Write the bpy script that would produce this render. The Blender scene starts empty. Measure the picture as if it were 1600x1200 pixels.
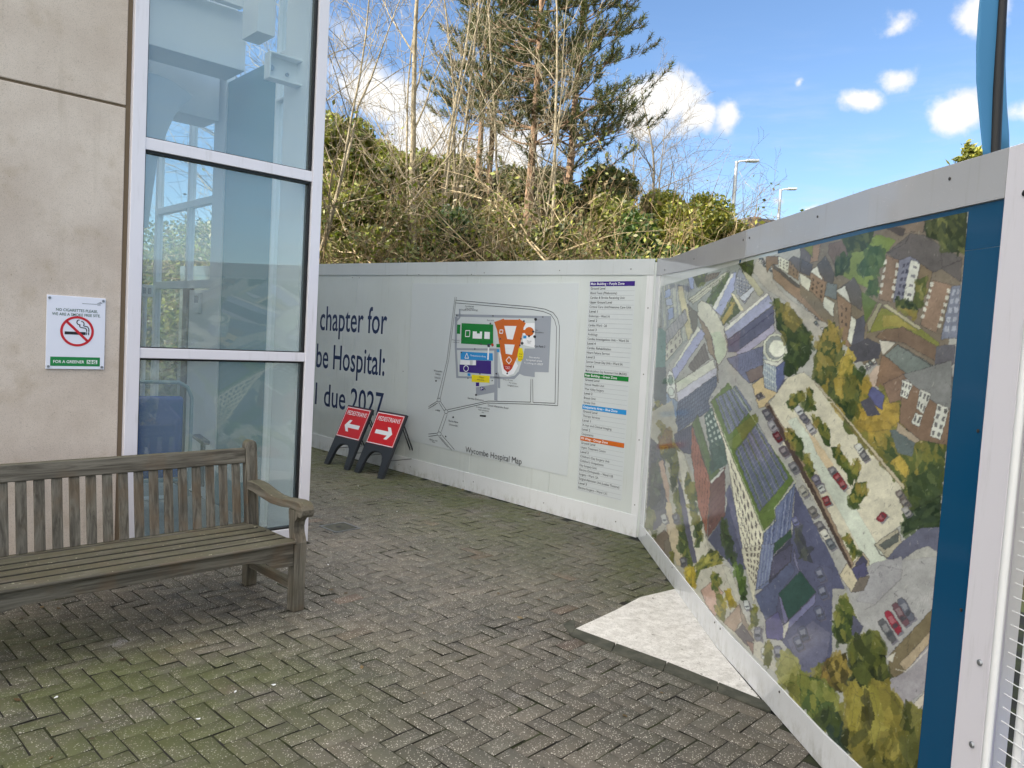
import bpy, bmesh, math, random
import numpy as np
from mathutils import Vector, Matrix
random.seed(11); RS = np.random.RandomState(11)
R = math.radians
SC = bpy.context.scene
COL = SC.collection

# ---------------------------------------------------------------- camera
F_PX, PITCH, ROLL, EYE = 1202.0, .061, .057, 1.77          # focal length in pixels of a 1600-wide picture
def cam_axes():
    f = np.array([0, math.cos(PITCH), -math.sin(PITCH)]); u0 = np.array([0, math.sin(PITCH), math.cos(PITCH)]); r0 = np.array([1., 0, 0])
    return math.cos(ROLL)*r0+math.sin(ROLL)*u0, -math.sin(ROLL)*r0+math.cos(ROLL)*u0, f
CX, CU, CF = cam_axes()
cam = bpy.data.cameras.new('camera'); camo = bpy.data.objects.new('camera', cam); COL.objects.link(camo)
cam.sensor_width = 36; cam.lens = F_PX/1600*36; cam.clip_start = .05; cam.clip_end = 3000
m = Matrix.Identity(4)
for i in range(3):
    m[i][0] = CX[i]; m[i][1] = CU[i]; m[i][2] = -CF[i]
m[2][3] = EYE
camo.matrix_world = m
SC.camera = camo
def ray(x, y): return CF+((x-800)/F_PX)*CX+((600-y)/F_PX)*CU        # sight line of a survey mark
def on_ground(x, y, z=0.):
    d = ray(x, y); t = (z-EYE)/d[2]; return np.array([d[0]*t, d[1]*t])
def far_at(x, y, dist):                                              # a point that far away along the ground
    d = ray(x, y); t = dist/math.hypot(d[0], d[1]); return np.array([d[0]*t, d[1]*t, EYE+d[2]*t])

# ---------------------------------------------------------------- light, sky, exposure
SUN_AZ, SUN_EL = R(-114), R(31)
SUN = Vector((math.sin(SUN_AZ)*math.cos(SUN_EL), math.cos(SUN_AZ)*math.cos(SUN_EL), math.sin(SUN_EL)))
sl = bpy.data.lights.new('sun', 'SUN'); sl.energy = 4.2; sl.angle = R(.5); sl.color = (1, .93, .82)
so = bpy.data.objects.new('sun', sl); COL.objects.link(so); so.rotation_euler = SUN.to_track_quat('Z', 'Y').to_euler()
SC.view_settings.view_transform = 'Standard'; SC.view_settings.look = 'None'; SC.view_settings.gamma = 1
SC.view_settings.exposure = 1.58
SC.cycles.max_bounces = 6; SC.cycles.diffuse_bounces = 4; SC.cycles.glossy_bounces = 3; SC.cycles.transparent_max_bounces = 12
SC.cycles.caustics_reflective = False; SC.cycles.caustics_refractive = False
SC.cycles.use_denoising = True

class NT:                                                            # a short hand for building node trees
    def __init__(s, tree): s.t = tree; s.n = tree.nodes; s.l = tree.links
    def new(s, typ, **kw):
        n = s.n.new(typ)
        for k, v in kw.items():
            if k in n.inputs.keys() and not hasattr(n, k): s.set(n, k, v)
            elif hasattr(n, k): setattr(n, k, v)
            else: s.set(n, k, v)
        return n
    def set(s, n, k, v):
        i = n.inputs[k]
        if isinstance(v, bpy.types.NodeSocket): s.l.new(v, i)
        else: i.default_value = v
    def math(s, op, a, b=None, c=None, clamp=False):
        n = s.n.new('ShaderNodeMath'); n.operation = op; n.use_clamp = clamp
        for i, v in enumerate((a, b, c)):
            if v is None: continue
            if isinstance(v, bpy.types.NodeSocket): s.l.new(v, n.inputs[i])
            else: n.inputs[i].default_value = v
        return n.outputs[0]
    def vmath(s, op, a, b=None):
        n = s.n.new('ShaderNodeVectorMath'); n.operation = op
        for i, v in enumerate((a, b)):
            if v is None: continue
            if isinstance(v, bpy.types.NodeSocket): s.l.new(v, n.inputs[i])
            else: n.inputs[i].default_value = v
        return n.outputs['Value'] if op in ('LENGTH', 'DOT_PRODUCT', 'DISTANCE') else n.outputs[0]
    def sstep(s, v, a, b):
        n = s.n.new('ShaderNodeMapRange'); n.interpolation_type = 'SMOOTHSTEP'
        s.l.new(v, n.inputs[0]); n.inputs[1].default_value = a; n.inputs[2].default_value = b
        return n.outputs[0]
    def mix(s, fac, a, b, typ='MIX'):
        n = s.n.new('ShaderNodeMix'); n.data_type = 'RGBA'; n.blend_type = typ
        for k, v in ((0, fac), (6, a), (7, b)):
            if isinstance(v, bpy.types.NodeSocket): s.l.new(v, n.inputs[k])
            else: n.inputs[k].default_value = v if k == 0 or len(v) == 4 else (*v, 1)
        return n.outputs[2]
    def noise(s, vec, scale, detail=4, rough=.55, dist=0., typ=None):
        n = s.n.new('ShaderNodeTexNoise')
        if vec is not None: s.l.new(vec, n.inputs['Vector'])
        n.inputs['Scale'].default_value = scale; n.inputs['Detail'].default_value = detail; n.inputs['Roughness'].default_value = rough; n.inputs['Distortion'].default_value = dist
        return n.outputs[0]
    def mapped(s, vec, scale=(1, 1, 1), loc=(0, 0, 0), rot=(0, 0, 0), typ='POINT'):
        n = s.n.new('ShaderNodeMapping'); n.vector_type = typ
        s.l.new(vec, n.inputs[0]); n.inputs['Scale'].default_value = scale; n.inputs['Location'].default_value = loc; n.inputs['Rotation'].default_value = rot
        return n.outputs[0]

CLOUD = .37; CLOUD_FILL = 1.75; SKY = .07
w = bpy.data.worlds.new('World'); SC.world = w; w.use_nodes = True
N = NT(w.node_tree); N.n.clear()
sky = N.new('ShaderNodeTexSky'); sky.sky_type = 'NISHITA'; sky.sun_disc = False; sky.sun_elevation = SUN_EL; sky.sun_rotation = SUN_AZ
sky.air_density = 1.0; sky.dust_density = .4; sky.ozone_density = 2.2; sky.altitude = 60
tc = N.new('ShaderNodeTexCoord').outputs['Generated']
dirn = N.vmath('NORMALIZE', tc)
warp = N.new('ShaderNodeTexNoise'); N.l.new(dirn, warp.inputs['Vector']); warp.inputs['Scale'].default_value = 9; warp.inputs['Detail'].default_value = 4
wv = N.vmath('SCALE', N.vmath('SUBTRACT', warp.outputs['Color'], (.5, .5, .5))); wv.node.inputs['Scale'].default_value = .07
wd = N.vmath('ADD', dirn, wv)
CL = [(1035,165,78,54,1.1),(1008,186,52,34,1),(1085,196,40,24,1),(1142,190,30,34,.72),(1340,165,38,24,.95),(1396,128,34,28,.85),(1492,166,46,36,1.05),(1408,32,26,20,.7),
      (1535,14,48,28,.85),(1240,133,11,15,.62),(575,140,95,60,1.),(690,215,110,60,.9),(800,225,120,60,.85),(560,40,60,30,.5),(1605,165,30,22,.7),(1225,300,24,12,.5),(1275,322,20,8,.5)]
acc = None
for px, py, rx, ry, wt in CL:
    d = Vector(ray(px, py)).normalized()
    n = N.new('ShaderNodeMapping'); n.vector_type = 'TEXTURE'; N.l.new(wd, n.inputs[0])
    n.inputs['Location'].default_value = d; n.inputs['Rotation'].default_value = d.to_track_quat('Y', 'Z').to_euler()
    k = 1.08/F_PX; n.inputs['Scale'].default_value = (rx*k, .5, ry*k)
    v = N.math('MULTIPLY', N.math('SUBTRACT', 1.0, N.vmath('LENGTH', n.outputs[0])), wt)
    acc = v if acc is None else N.math('MAXIMUM', acc, v)
det = N.noise(dirn, 17, 8, .62); big = N.noise(dirn, 7, 5, .6)
dens = N.sstep(N.math('ADD', acc, N.math('MULTIPLY', N.math('SUBTRACT', det, .5), 1.7)), .10, .66)
# thin streaks of high cloud low down on the right
cir = N.noise(N.mapped(dirn, (4, 4, 26), rot=(0, .12, 0)), 2.2, 6, .62)
zz = N.new('ShaderNodeSeparateXYZ'); N.l.new(dirn, zz.inputs[0]); DX, DY, DZ = zz.outputs
cirm = N.math('MULTIPLY', N.sstep(cir, .42, .8), N.math('MULTIPLY', N.sstep(DZ, .42, .1), .5))
# unseen bright clouds added overhead and behind the viewer to light the shaded court
back = N.math('MULTIPLY', N.math('MAXIMUM', N.sstep(DY, .25, -.25), N.sstep(DZ, .62, .85)), N.math('MAXIMUM', N.sstep(DX, .45, .1), N.sstep(DZ, .58, .75)))   # a clear blue gap stays open to the right
fill_cloud = N.math('MULTIPLY', N.sstep(N.noise(dirn, 3.1, 7, .58), .36, .56), back)
dens = N.math('MAXIMUM', N.math('MAXIMUM', dens, cirm), fill_cloud)
stren = N.math('ADD', N.math('MULTIPLY', fill_cloud, CLOUD_FILL-CLOUD), CLOUD)
ccol = N.mix(N.sstep(N.math('ADD', acc, N.math('MULTIPLY', N.math('SUBTRACT', N.noise(dirn, 24, 5, .6), .5), 1.6)), -.1, .55), (.70, .76, .88, 1), (1, .985, .96, 1))
bg1 = N.new('ShaderNodeBackground'); bg1.inputs['Strength'].default_value = SKY
N.l.new(N.mix(1.0, sky.outputs[0], (.89, .98, 1.09, 1), 'MULTIPLY'), bg1.inputs[0])
ccol = N.mix(fill_cloud, ccol, (1, .925, .80, 1))
bg2 = N.new('ShaderNodeBackground'); N.l.new(ccol, bg2.inputs[0]); N.l.new(stren, bg2.inputs['Strength'])
mx = N.new('ShaderNodeMixShader'); N.l.new(dens, mx.inputs[0]); N.l.new(bg1.outputs[0], mx.inputs[1]); N.l.new(bg2.outputs[0], mx.inputs[2])
out = N.new('ShaderNodeOutputWorld'); N.l.new(mx.outputs[0], out.inputs[0])
w.cycles.sampling_method = 'MANUAL'; w.cycles.sample_map_resolution = 1024

# ---------------------------------------------------------------- helpers
def lin(r, g, b):
    f = lambda c: (c/255/12.92) if c/255 <= .04045 else ((c/255+.055)/1.055)**2.4
    return (f(r), f(g), f(b), 1)
class MB:                                                            # collects shapes and links them as ONE mesh
    def __init__(s): s.v = []; s.f = []
    def add(s, vs, fs):
        k = len(s.v); s.v += [tuple(map(float, p)) for p in vs]; s.f += [tuple(i+k for i in f) for f in fs]; return s
    def box(s, x0, x1, y0, y1, z0, z1, M=None):
        vs = [Vector((x, y, z)) for z in (z0, z1) for y in (y0, y1) for x in (x0, x1)]
        if M is not None: vs = [M @ v for v in vs]
        return s.add(vs, [(0, 2, 3, 1), (4, 5, 7, 6), (0, 1, 5, 4), (2, 6, 7, 3), (0, 4, 6, 2), (1, 3, 7, 5)])
    def prism(s, pts, a, b, fn):                                     # outline pts extruded from a to b; fn(u, v, w) -> xyz
        n = len(pts); vs = [fn(u, v, a) for u, v in pts]+[fn(u, v, b) for u, v in pts]
        return s.add(vs, [tuple(range(n))[::-1], tuple(range(n, 2*n))]+[(i, (i+1) % n, n+(i+1) % n, n+i) for i in range(n)])
    def tube(s, P, rad, sides=6, cap=True):
        P = [Vector(p) for p in P]; n = len(P); rad = rad if hasattr(rad, '__len__') else [rad]*n
        vs = []; ref = Vector((.31, .17, .93))
        for i, p in enumerate(P):
            t = (P[min(i+1, n-1)]-P[max(i-1, 0)]).normalized()
            a = t.cross(ref)
            if a.length < .05: a = t.cross(Vector((1, 0, 0)))
            a.normalize(); b = t.cross(a)
            vs += [p+(a*math.cos(6.28318*k/sides)+b*math.sin(6.28318*k/sides))*rad[i] for k in range(sides)]
        fs = [(i*sides+k, i*sides+(k+1) % sides, (i+1)*sides+(k+1) % sides, (i+1)*sides+k) for i in range(n-1) for k in range(sides)]
        if cap: fs += [tuple(range(sides))[::-1], tuple((n-1)*sides+k for k in range(sides))]
        return s.add(vs, fs)
    def build(s, name, material, parent=None, smooth=False, bevel=0, loc=None, segs=2):
        me = bpy.data.meshes.new(name); me.from_pydata(s.v, [], s.f); me.validate()
        bm = bmesh.new(); bm.from_mesh(me); bmesh.ops.recalc_face_normals(bm, faces=bm.faces); bm.to_mesh(me); bm.free()
        o = bpy.data.objects.new(name, me); COL.objects.link(o); me.materials.append(material)
        if parent is not None: o.parent = parent
        if loc is not None: o.location = loc
        if bevel:
            md = o.modifiers.new('bevel', 'BEVEL'); md.width = bevel; md.segments = segs; md.limit_method = 'ANGLE'; md.angle_limit = R(40)
        if smooth:
            me.polygons.foreach_set('use_smooth', [True]*len(me.polygons))
            if hasattr(me, 'set_sharp_from_angle'): me.set_sharp_from_angle(angle=R(38))
        return o
def raw_mesh(name, V, Q, material, parent=None, col=None, smooth=False):   # numpy arrays -> mesh of quads, with an optional colour per face
    V = np.asarray(V, np.float32); Q = np.asarray(Q, np.int32); k = Q.shape[1]
    me = bpy.data.meshes.new(name); me.vertices.add(len(V)); me.vertices.foreach_set('co', V.ravel())
    me.loops.add(Q.size); me.loops.foreach_set('vertex_index', Q.ravel())
    me.polygons.add(len(Q)); me.polygons.foreach_set('loop_start', np.arange(0, Q.size, k, dtype=np.int32))
    me.update(calc_edges=True)
    if col is not None:
        ca = me.color_attributes.new('tint', 'FLOAT_COLOR', 'CORNER')
        c = np.concatenate([col, np.ones((len(col), 1))], 1) if col.shape[1] == 3 else col
        ca.data.foreach_set('color', np.repeat(c, k, 0).astype(np.float32).ravel())
    if smooth: me.polygons.foreach_set('use_smooth', np.ones(len(Q), bool))
    me.materials.append(material)
    o = bpy.data.objects.new(name, me); COL.objects.link(o)
    if parent is not None: o.parent = parent
    return o
def tag(o, label=None, cat=None, group=None, kind=None):
    if label: o['label'] = label
    if cat: o['category'] = cat
    if group: o['group'] = group
    if kind: o['kind'] = kind
    return o
def thing(name, label, cat, loc=(0, 0, 0), group=None, rz=0):
    o = bpy.data.objects.new(name, None); COL.objects.link(o); o.location = loc; o.rotation_euler.z = rz; o.empty_display_size = .1
    return tag(o, label, cat, group)
def copy_tree(o, parent=None):
    c = o.copy(); COL.objects.link(c); c.parent = parent
    for ch in [x for x in COL.objects if x.parent == o]: copy_tree(ch, c)
    return c

def mat(name, base, rough=.6, metal=0, spec=.5, coat=0, fn=None):
    mt = bpy.data.materials.new(name); mt.use_nodes = True; n = NT(mt.node_tree); b = n.n['Principled BSDF']
    b.inputs['Base Color'].default_value = base if len(base) == 4 else (*base, 1)
    b.inputs['Roughness'].default_value = rough; b.inputs['Metallic'].default_value = metal; b.inputs['Specular IOR Level'].default_value = spec
    b.inputs['Coat Weight'].default_value = coat
    if coat: b.inputs['Coat Roughness'].default_value = .04
    if fn: fn(n, b)
    return mt
def objco(n): return n.new('ShaderNodeTexCoord').outputs['Object']
def worldco(n): return n.new('ShaderNodeNewGeometry').outputs['Position']
def bump(n, b, h, strength=.3, dist=.01):
    k = n.new('ShaderNodeBump'); k.inputs['Strength'].default_value = strength; k.inputs['Distance'].default_value = dist
    n.l.new(h, k.inputs['Height']); n.l.new(k.outputs[0], b.inputs['Normal'])
def attr(n, name='tint'):
    a = n.new('ShaderNodeAttribute'); a.attribute_name = name; return a.outputs['Color']

def f_concrete(n, b):
    p = worldco(n); c = n.mix(n.sstep(n.noise(p, 1.6, 6, .62), .3, .72), lin(188, 175, 163), lin(208, 197, 186))
    c = n.mix(n.math('MULTIPLY', n.sstep(n.noise(p, 4.5, 5, .6), .5, .75), .5), c, lin(168, 152, 130))
    c = n.mix(n.math('MULTIPLY', n.sstep(n.noise(p, 210, 2, .5), .5, .72), .45), c, lin(128, 122, 114))
    c = n.mix(n.math('MULTIPLY', n.sstep(n.noise(n.mapped(p, (9, 9, .7)), 1.5, 4, .6), .58, .75), .18), c, lin(132, 120, 98))
    vo = n.new('ShaderNodeTexVoronoi'); n.l.new(p, vo.inputs[0]); vo.inputs['Scale'].default_value = 26
    c = n.mix(n.math('MULTIPLY', n.sstep(vo.outputs[0], .07, .03), n.sstep(n.noise(p, 9, 2), .52, .6)), c, lin(104, 92, 78))
    n.l.new(c, b.inputs['Base Color']); bump(n, b, n.noise(p, 160, 4, .7), .35, .004)
def f_metalpaint(n, b):
    p = worldco(n); d = n.sstep(n.noise(n.mapped(p, (14, 14, 1.5)), 2, 5, .65), .52, .8)
    n.l.new(n.mix(n.math('MULTIPLY', d, .35), lin(222, 220, 228), lin(170, 168, 168)), b.inputs['Base Color'])
def f_wood(axis, gap_shade=False):
    def f(n, b):
        p = objco(n); s = [34, 34, 34]; s[axis] = 1.7
        g = n.noise(n.mapped(p, tuple(s)), 1.0, 7, .68, 1.2)
        c = n.mix(n.sstep(g, .3, .7), lin(60, 56, 48), lin(116, 112, 102))
        c = n.mix(n.math('MULTIPLY', n.sstep(n.noise(p, 5, 4), .45, .7), .6), c, lin(100, 84, 66))
        gn = n.new('ShaderNodeNewGeometry'); sp = n.new('ShaderNodeSeparateXYZ'); n.l.new(gn.outputs['Normal'], sp.inputs[0])
        up = n.sstep(sp.outputs[2], .3, .85)
        wp = gn.outputs['Position']
        al = n.math('MULTIPLY', up, n.sstep(n.noise(wp, 7, 6, .65), .2, .56))             # algae settles on the upper faces
        c = n.mix(n.math('MULTIPLY', al, .68), c, lin(72, 70, 48))
        li = n.math('MULTIPLY', up, n.sstep(n.noise(n.mapped(wp, (1, 1, 1)), 38, 4, .7), .63, .7))
        c = n.mix(n.math('MULTIPLY', li, .75), c, lin(176, 172, 146))
        low = n.new('ShaderNodeSeparateXYZ'); n.l.new(wp, low.inputs[0])
        c = n.mix(n.math('MULTIPLY', n.sstep(low.outputs[2], .3, .0), n.math('MULTIPLY', n.sstep(n.noise(wp, 11, 4), .3, .7), .7)), c, lin(66, 62, 44))
        if gap_shade: c = n.mix(n.sstep(n.math('ABSOLUTE', sp.outputs[2]), .9, .5), c, lin(34, 32, 24))      # side faces painted dark to imitate shade in the slat gaps
        n.l.new(c, b.inputs['Base Color']); bump(n, b, g, .5, .004)
    return f
def f_hoard(tone):
    def f(n, b):
        p = worldco(n)
        c = n.mix(n.sstep(n.noise(p, 1.2, 4), .35, .7), tone, tuple(x*.93 for x in tone[:3])+(1,))
        sm = n.math('MULTIPLY', n.sstep(n.noise(n.mapped(p, (2.6, 2.6, 7)), 3, 7, .7, 2.5), .62, .74), .35)
        c = n.mix(sm, c, lin(226, 224, 220))
        sc = n.noise(n.mapped(p, (3, 3, 9), rot=(.5, .4, .3)), 7, 5, .7, 3.5)
        c = n.mix(n.math('MULTIPLY', n.math('MULTIPLY', n.sstep(sc, .63, .68), n.sstep(n.noise(p, 2.2, 3), .45, .6)), .5), c, lin(236, 234, 232))     # scuffs
        sp = n.new('ShaderNodeSeparateXYZ'); n.l.new(p, sp.inputs[0])
        c = n.mix(n.math('MULTIPLY', n.sstep(sp.outputs[2], .16, .01), n.math('MULTIPLY', n.sstep(n.noise(n.mapped(p, (1, 1, .5)), 13, 7, .8), .42, .75), .6)), c, lin(136, 132, 108))  # rain splash at the foot
        c = n.mix(n.math('MULTIPLY', n.sstep(n.noise(n.mapped(p, (11, 11, .6)), 2, 5, .7), .56, .75), .22), c, lin(140, 136, 122))                # drip marks
        n.l.new(c, b.inputs['Base Color']); bump(n, b, n.noise(p, 1.3, 2, .4), .22, .05)
        n.l.new(n.math('ADD', .03, n.math('MULTIPLY', n.noise(p, 6, 3), .07)), b.inputs['Roughness'])
    return f
def f_attr(n, b):
    c = attr(n); n.l.new(c, b.inputs['Base Color'])
def f_leaf(n, b):
    n.l.new(attr(n), b.inputs['Base Color']); b.inputs['Subsurface Weight'].default_value = 0
    tr = n.new('ShaderNodeBsdfTranslucent'); n.l.new(n.mix(1, attr(n), (1.0, 1.1, .5, 1), 'MULTIPLY'), tr.inputs[0])
    mx = n.new('ShaderNodeMixShader'); mx.inputs[0].default_value = .3
    o = n.n['Material Output']; n.l.new(b.outputs[0], mx.inputs[1]); n.l.new(tr.outputs[0], mx.inputs[2]); n.l.new(mx.outputs[0], o.inputs[0])
def f_bark(a, c2, sc=(5, 5, 1.2)):
    def f(n, b):
        p = worldco(n); g = n.noise(n.mapped(p, sc), 4, 6, .7)
        n.l.new(n.mix(n.sstep(g, .35, .7), a, c2), b.inputs['Base Color'])
    return f
def f_paving(n, b):
    p = worldco(n); c = attr(n)
    sp = n.new('ShaderNodeSeparateXYZ'); n.l.new(p, sp.inputs[0]); X, Y, Z = sp.outputs
    c = n.mix(n.math('MULTIPLY', n.sstep(n.noise(p, 60, 4, .65), .35, .75), .55), c, lin(70, 64, 54))
    stain = n.sstep(n.noise(p, .9, 5, .6), .42, .66)
    c = n.mix(n.math('MULTIPLY', stain, .4), c, lin(112, 104, 92))
    # moss: a broad patch left of the path and another along the foot of the boards
    m1 = n.math('MULTIPLY', n.sstep(X, .1, -1.5), n.sstep(Y, 4.7, 3.6))
    m2 = n.math('MULTIPLY', n.sstep(n.math('ADD', X, n.math('MULTIPLY', Y, .96)), 4.6, 7.6), n.sstep(X, 2.2, -.5))
    m2 = n.math('MAXIMUM', n.math('MULTIPLY', m2, 1.0), n.math('MULTIPLY', n.sstep(X, .35, 1.15), n.sstep(Y, 4.6, 5.6)))
    mz = n.math('MAXIMUM', m1, m2)
    ms = n.math('MULTIPLY', mz, n.sstep(n.math('ADD', n.noise(p, 2.3, 6, .62), n.math('MULTIPLY', n.noise(p, 30, 3), .25)), .36, .72))
    c = n.mix(n.math('MULTIPLY', ms, .9), c, lin(70, 76, 38))
    # pale aggregate showing through the worn faces
    vo = n.new('ShaderNodeTexVoronoi'); n.l.new(p, vo.inputs[0]); vo.inputs['Scale'].default_value = 150
    r = n.new('ShaderNodeSeparateColor'); n.l.new(vo.outputs['Color'], r.inputs[0])
    sz = n.math('MULTIPLY', r.outputs[0], .5)
    hit = n.math('MULTIPLY', n.math('LESS_THAN', vo.outputs['Distance'], sz), n.math('GREATER_THAN', n.math('ADD', r.outputs[1], n.math('MULTIPLY', n.math('SUBTRACT', n.noise(p, 1.4, 4), .5), .8)), .52))
    wear = n.math('SUBTRACT', 1.0, n.math('MULTIPLY', ms, .55))
    c = n.mix(n.math('MULTIPLY', n.math('MULTIPLY', hit, wear), .7), c, lin(205, 200, 190))
    lime = n.math('MULTIPLY', n.sstep(n.math('ADD', n.noise(p, 2.1, 5, .6), n.math('MULTIPLY', n.noise(p, 150, 2), .35)), .84, .96), .7)
    c = n.mix(lime, c, lin(176, 172, 172))
    n.l.new(c, b.inputs['Base Color']); bump(n, b, n.noise(p, 240, 3, .7), .5, .003)
    n.l.new(n.math('SUBTRACT', .82, n.math('MULTIPLY', n.noise(p, 3, 4), .3)), b.inputs['Roughness'])
def f_joint(n, b):
    p = worldco(n); n.l.new(n.mix(n.sstep(n.noise(p, 5, 5), .4, .65), lin(26, 25, 21), lin(46, 52, 22)), b.inputs['Base Color'])
def f_slab(n, b):
    p = worldco(n); c = n.mix(n.sstep(n.noise(p, 13, 8, .75), .3, .7), lin(192, 189, 184), lin(230, 228, 224))
    c = n.mix(n.math('MULTIPLY', n.sstep(n.noise(p, 55, 5, .75), .52, .7), .6), c, lin(140, 137, 130))
    c = n.mix(n.sstep(n.noise(p, 34, 3, .6), .66, .72), c, lin(84, 80, 70)); c = n.mix(n.math('MULTIPLY', n.sstep(n.noise(p, 260, 3, .7), .5, .66), .5), c, lin(132, 128, 120))
    n.l.new(c, b.inputs['Base Color']); bump(n, b, n.noise(p, 90, 5, .7), .6, .006)
def f_kerb(n, b):
    p = worldco(n); n.l.new(n.mix(n.sstep(n.noise(p, 9, 6, .7), .35, .7), lin(54, 56, 48), lin(80, 80, 70)), b.inputs['Base Color']); bump(n, b, n.noise(p, 160, 3), .4, .003)
def f_ground(n, b):
    p = worldco(n); n.l.new(n.mix(n.sstep(n.noise(p, .5, 6, .65), .35, .65), lin(74, 66, 44), lin(78, 88, 44)), b.inputs['Base Color'])
def f_glass(refl, tint, haze=0.):
    def f(n, b):
        o = n.n['Material Output']; n.n.remove(b)
        t = n.new('ShaderNodeBsdfTransparent'); t.inputs[0].default_value = tint
        g = n.new('ShaderNodeBsdfGlossy'); g.inputs['Roughness'].default_value = .0
        lw = n.new('ShaderNodeLayerWeight'); lw.inputs[0].default_value = .5
        fac = n.math('ADD', n.math('MULTIPLY', n.math('POWER', lw.outputs['Facing'], 5), .8), refl, clamp=True)
        mx = n.new('ShaderNodeMixShader'); n.l.new(fac, mx.inputs[0]); n.l.new(t.outputs[0], mx.inputs[1]); n.l.new(g.outputs[0], mx.inputs[2]); 
        df = n.new('ShaderNodeBsdfDiffuse'); df.inputs[0].default_value = (.68, .87, .92, 1); m2 = n.new('ShaderNodeMixShader'); m2.inputs[0].default_value = haze      # pale teal diffuse mixed in as painted haze
        n.l.new(mx.outputs[0], m2.inputs[1]); n.l.new(df.outputs[0], m2.inputs[2]); n.l.new(m2.outputs[0], o.inputs[0])
    return f
def f_brick(n, b):
    br = n.new('ShaderNodeTexBrick'); n.l.new(n.mapped(worldco(n), (1, 1, 1), rot=(R(90), 0, R(20))), br.inputs[0]); br.inputs['Scale'].default_value = 4.4
    br.inputs['Color1'].default_value = lin(140, 74, 54); br.inputs['Color2'].default_value = lin(112, 62, 48); br.inputs['Mortar'].default_value = lin(150, 140, 128)
    n.l.new(br.outputs[0], b.inputs['Base Color'])
M = {}
M['concrete'] = mat('weathered_concrete', lin(180, 172, 160), .9, fn=f_concrete)
M['seam'] = mat('dirty_sealant', lin(112, 98, 80), .9)
M['frame'] = mat('white_aluminium', lin(220, 218, 226), .35, fn=f_metalpaint)
M['gasket'] = mat('black_rubber', lin(18, 18, 20), .5)
M['glass'] = mat('tinted_glass', lin(200, 220, 220), fn=f_glass(.10, (.96, 1., 1., 1), .085))
M['glass2'] = mat('clear_glass', lin(200, 220, 220), fn=f_glass(.035, (.95, .97, .96, 1)))
M['white'] = mat('white_paint', lin(226, 228, 230), .5)
M['tealpanel'] = mat('dark_teal_panel', lin(96, 134, 142), .25)
M['greypanel'] = mat('grey_panel', lin(186, 194, 200), .5)
M['brownframe'] = mat('brown_door_frame', lin(120, 108, 98), .5)
M['vinylfloor'] = mat('vinyl_floor', lin(120, 122, 120), .4)
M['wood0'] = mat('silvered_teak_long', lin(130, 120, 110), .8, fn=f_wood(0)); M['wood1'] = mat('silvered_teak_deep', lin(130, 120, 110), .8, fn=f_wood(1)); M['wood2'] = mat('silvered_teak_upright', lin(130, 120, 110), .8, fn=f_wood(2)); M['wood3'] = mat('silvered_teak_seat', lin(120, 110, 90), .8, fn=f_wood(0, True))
M['hoard'] = mat('glossy_grey_board', lin(205, 209, 204), .10, coat=1.0, fn=f_hoard(lin(207, 213, 211)))
M['backcap'] = mat('pale_capping', lin(198, 203, 205), .16, coat=.6, fn=f_hoard(lin(198, 203, 205))); M['cap'] = mat('grey_capping', lin(190, 190, 194), .2, fn=f_hoard(lin(176, 177, 181)))
M['post'] = mat('post_paint', lin(196, 196, 202), .3, fn=f_metalpaint); M['capwhite'] = mat('pale_trim', lin(214, 217, 222), .25, fn=f_hoard(lin(222, 224, 226)))
M['art'] = mat('printed_artwork', (.5, .5, .5), .10, spec=.22, fn=f_attr)
M['blue'] = mat('dark_blue_vinyl', lin(2, 72, 110), .12)
M['navy'] = mat('navy_lettering', lin(16, 42, 88), .3)
M['ink'] = mat('black_print', lin(36, 36, 42), .3)
M['paper'] = mat('white_print', lin(202, 208, 210), .1, coat=.8)
M['pgrey'] = mat('grey_print', lin(150, 156, 166), .25); M['pgreen'] = mat('green_print', lin(24, 122, 50), .25); M['porange'] = mat('orange_print', lin(196, 100, 36), .25); M['pred'] = mat('dull_red_print', lin(178, 56, 44), .25)
M['pblue'] = mat('sky_blue_print', lin(50, 142, 206), .25); M['ppurple'] = mat('purple_print', lin(62, 40, 122), .25); M['pyellow'] = mat('yellow_print', lin(226, 208, 30), .25); M['pwhite'] = mat('white_lettering', lin(232, 234, 238), .3); M['rule'] = mat('pale_rule', lin(150, 156, 164), .3)
M['red'] = mat('red_reflective', lin(204, 22, 30), .35); M['blackplastic'] = mat('black_plastic', lin(44, 47, 52), .42)
M['signgreen'] = mat('sign_green', lin(24, 126, 66), .35); M['signwhite'] = mat('sign_white', lin(222, 226, 240), .3); M['signred'] = mat('sign_red', lin(190, 30, 44), .35); M['signtext'] = mat('sign_green_text', lin(30, 82, 62), .4)
M['steel'] = mat('galvanised_steel', lin(150, 154, 158), .4, metal=.8); M['screw'] = mat('screw_steel', lin(88, 84, 80), .4, metal=.7)
M['chairblue'] = mat('blue_vinyl_seat', lin(6, 66, 158), .35); M['tubegrey'] = mat('grey_tube', lin(150, 172, 178), .35)
M['joint'] = mat('mossy_joint_sand', lin(40, 38, 34), .95, fn=f_joint); M['paving'] = mat('block_paving', lin(92, 88, 80), .8, fn=f_paving)
M['slab'] = mat('pale_concrete', lin(200, 196, 188), .9, fn=f_slab); M['kerb'] = mat('kerb_concrete', lin(96, 96, 88), .9, fn=f_kerb)
M['ground'] = mat('rough_grass', lin(78, 78, 46), .95, fn=f_ground)
M['leaf'] = mat('leaves', (.08, .1, .03), .5, fn=f_leaf)
M['needle'] = mat('pine_needles', (.05, .08, .03), .5, fn=f_leaf)
M['barkpale'] = mat('pale_bark', lin(170, 160, 140), .85, fn=f_bark(lin(104, 94, 74), lin(168, 156, 130)))
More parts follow.
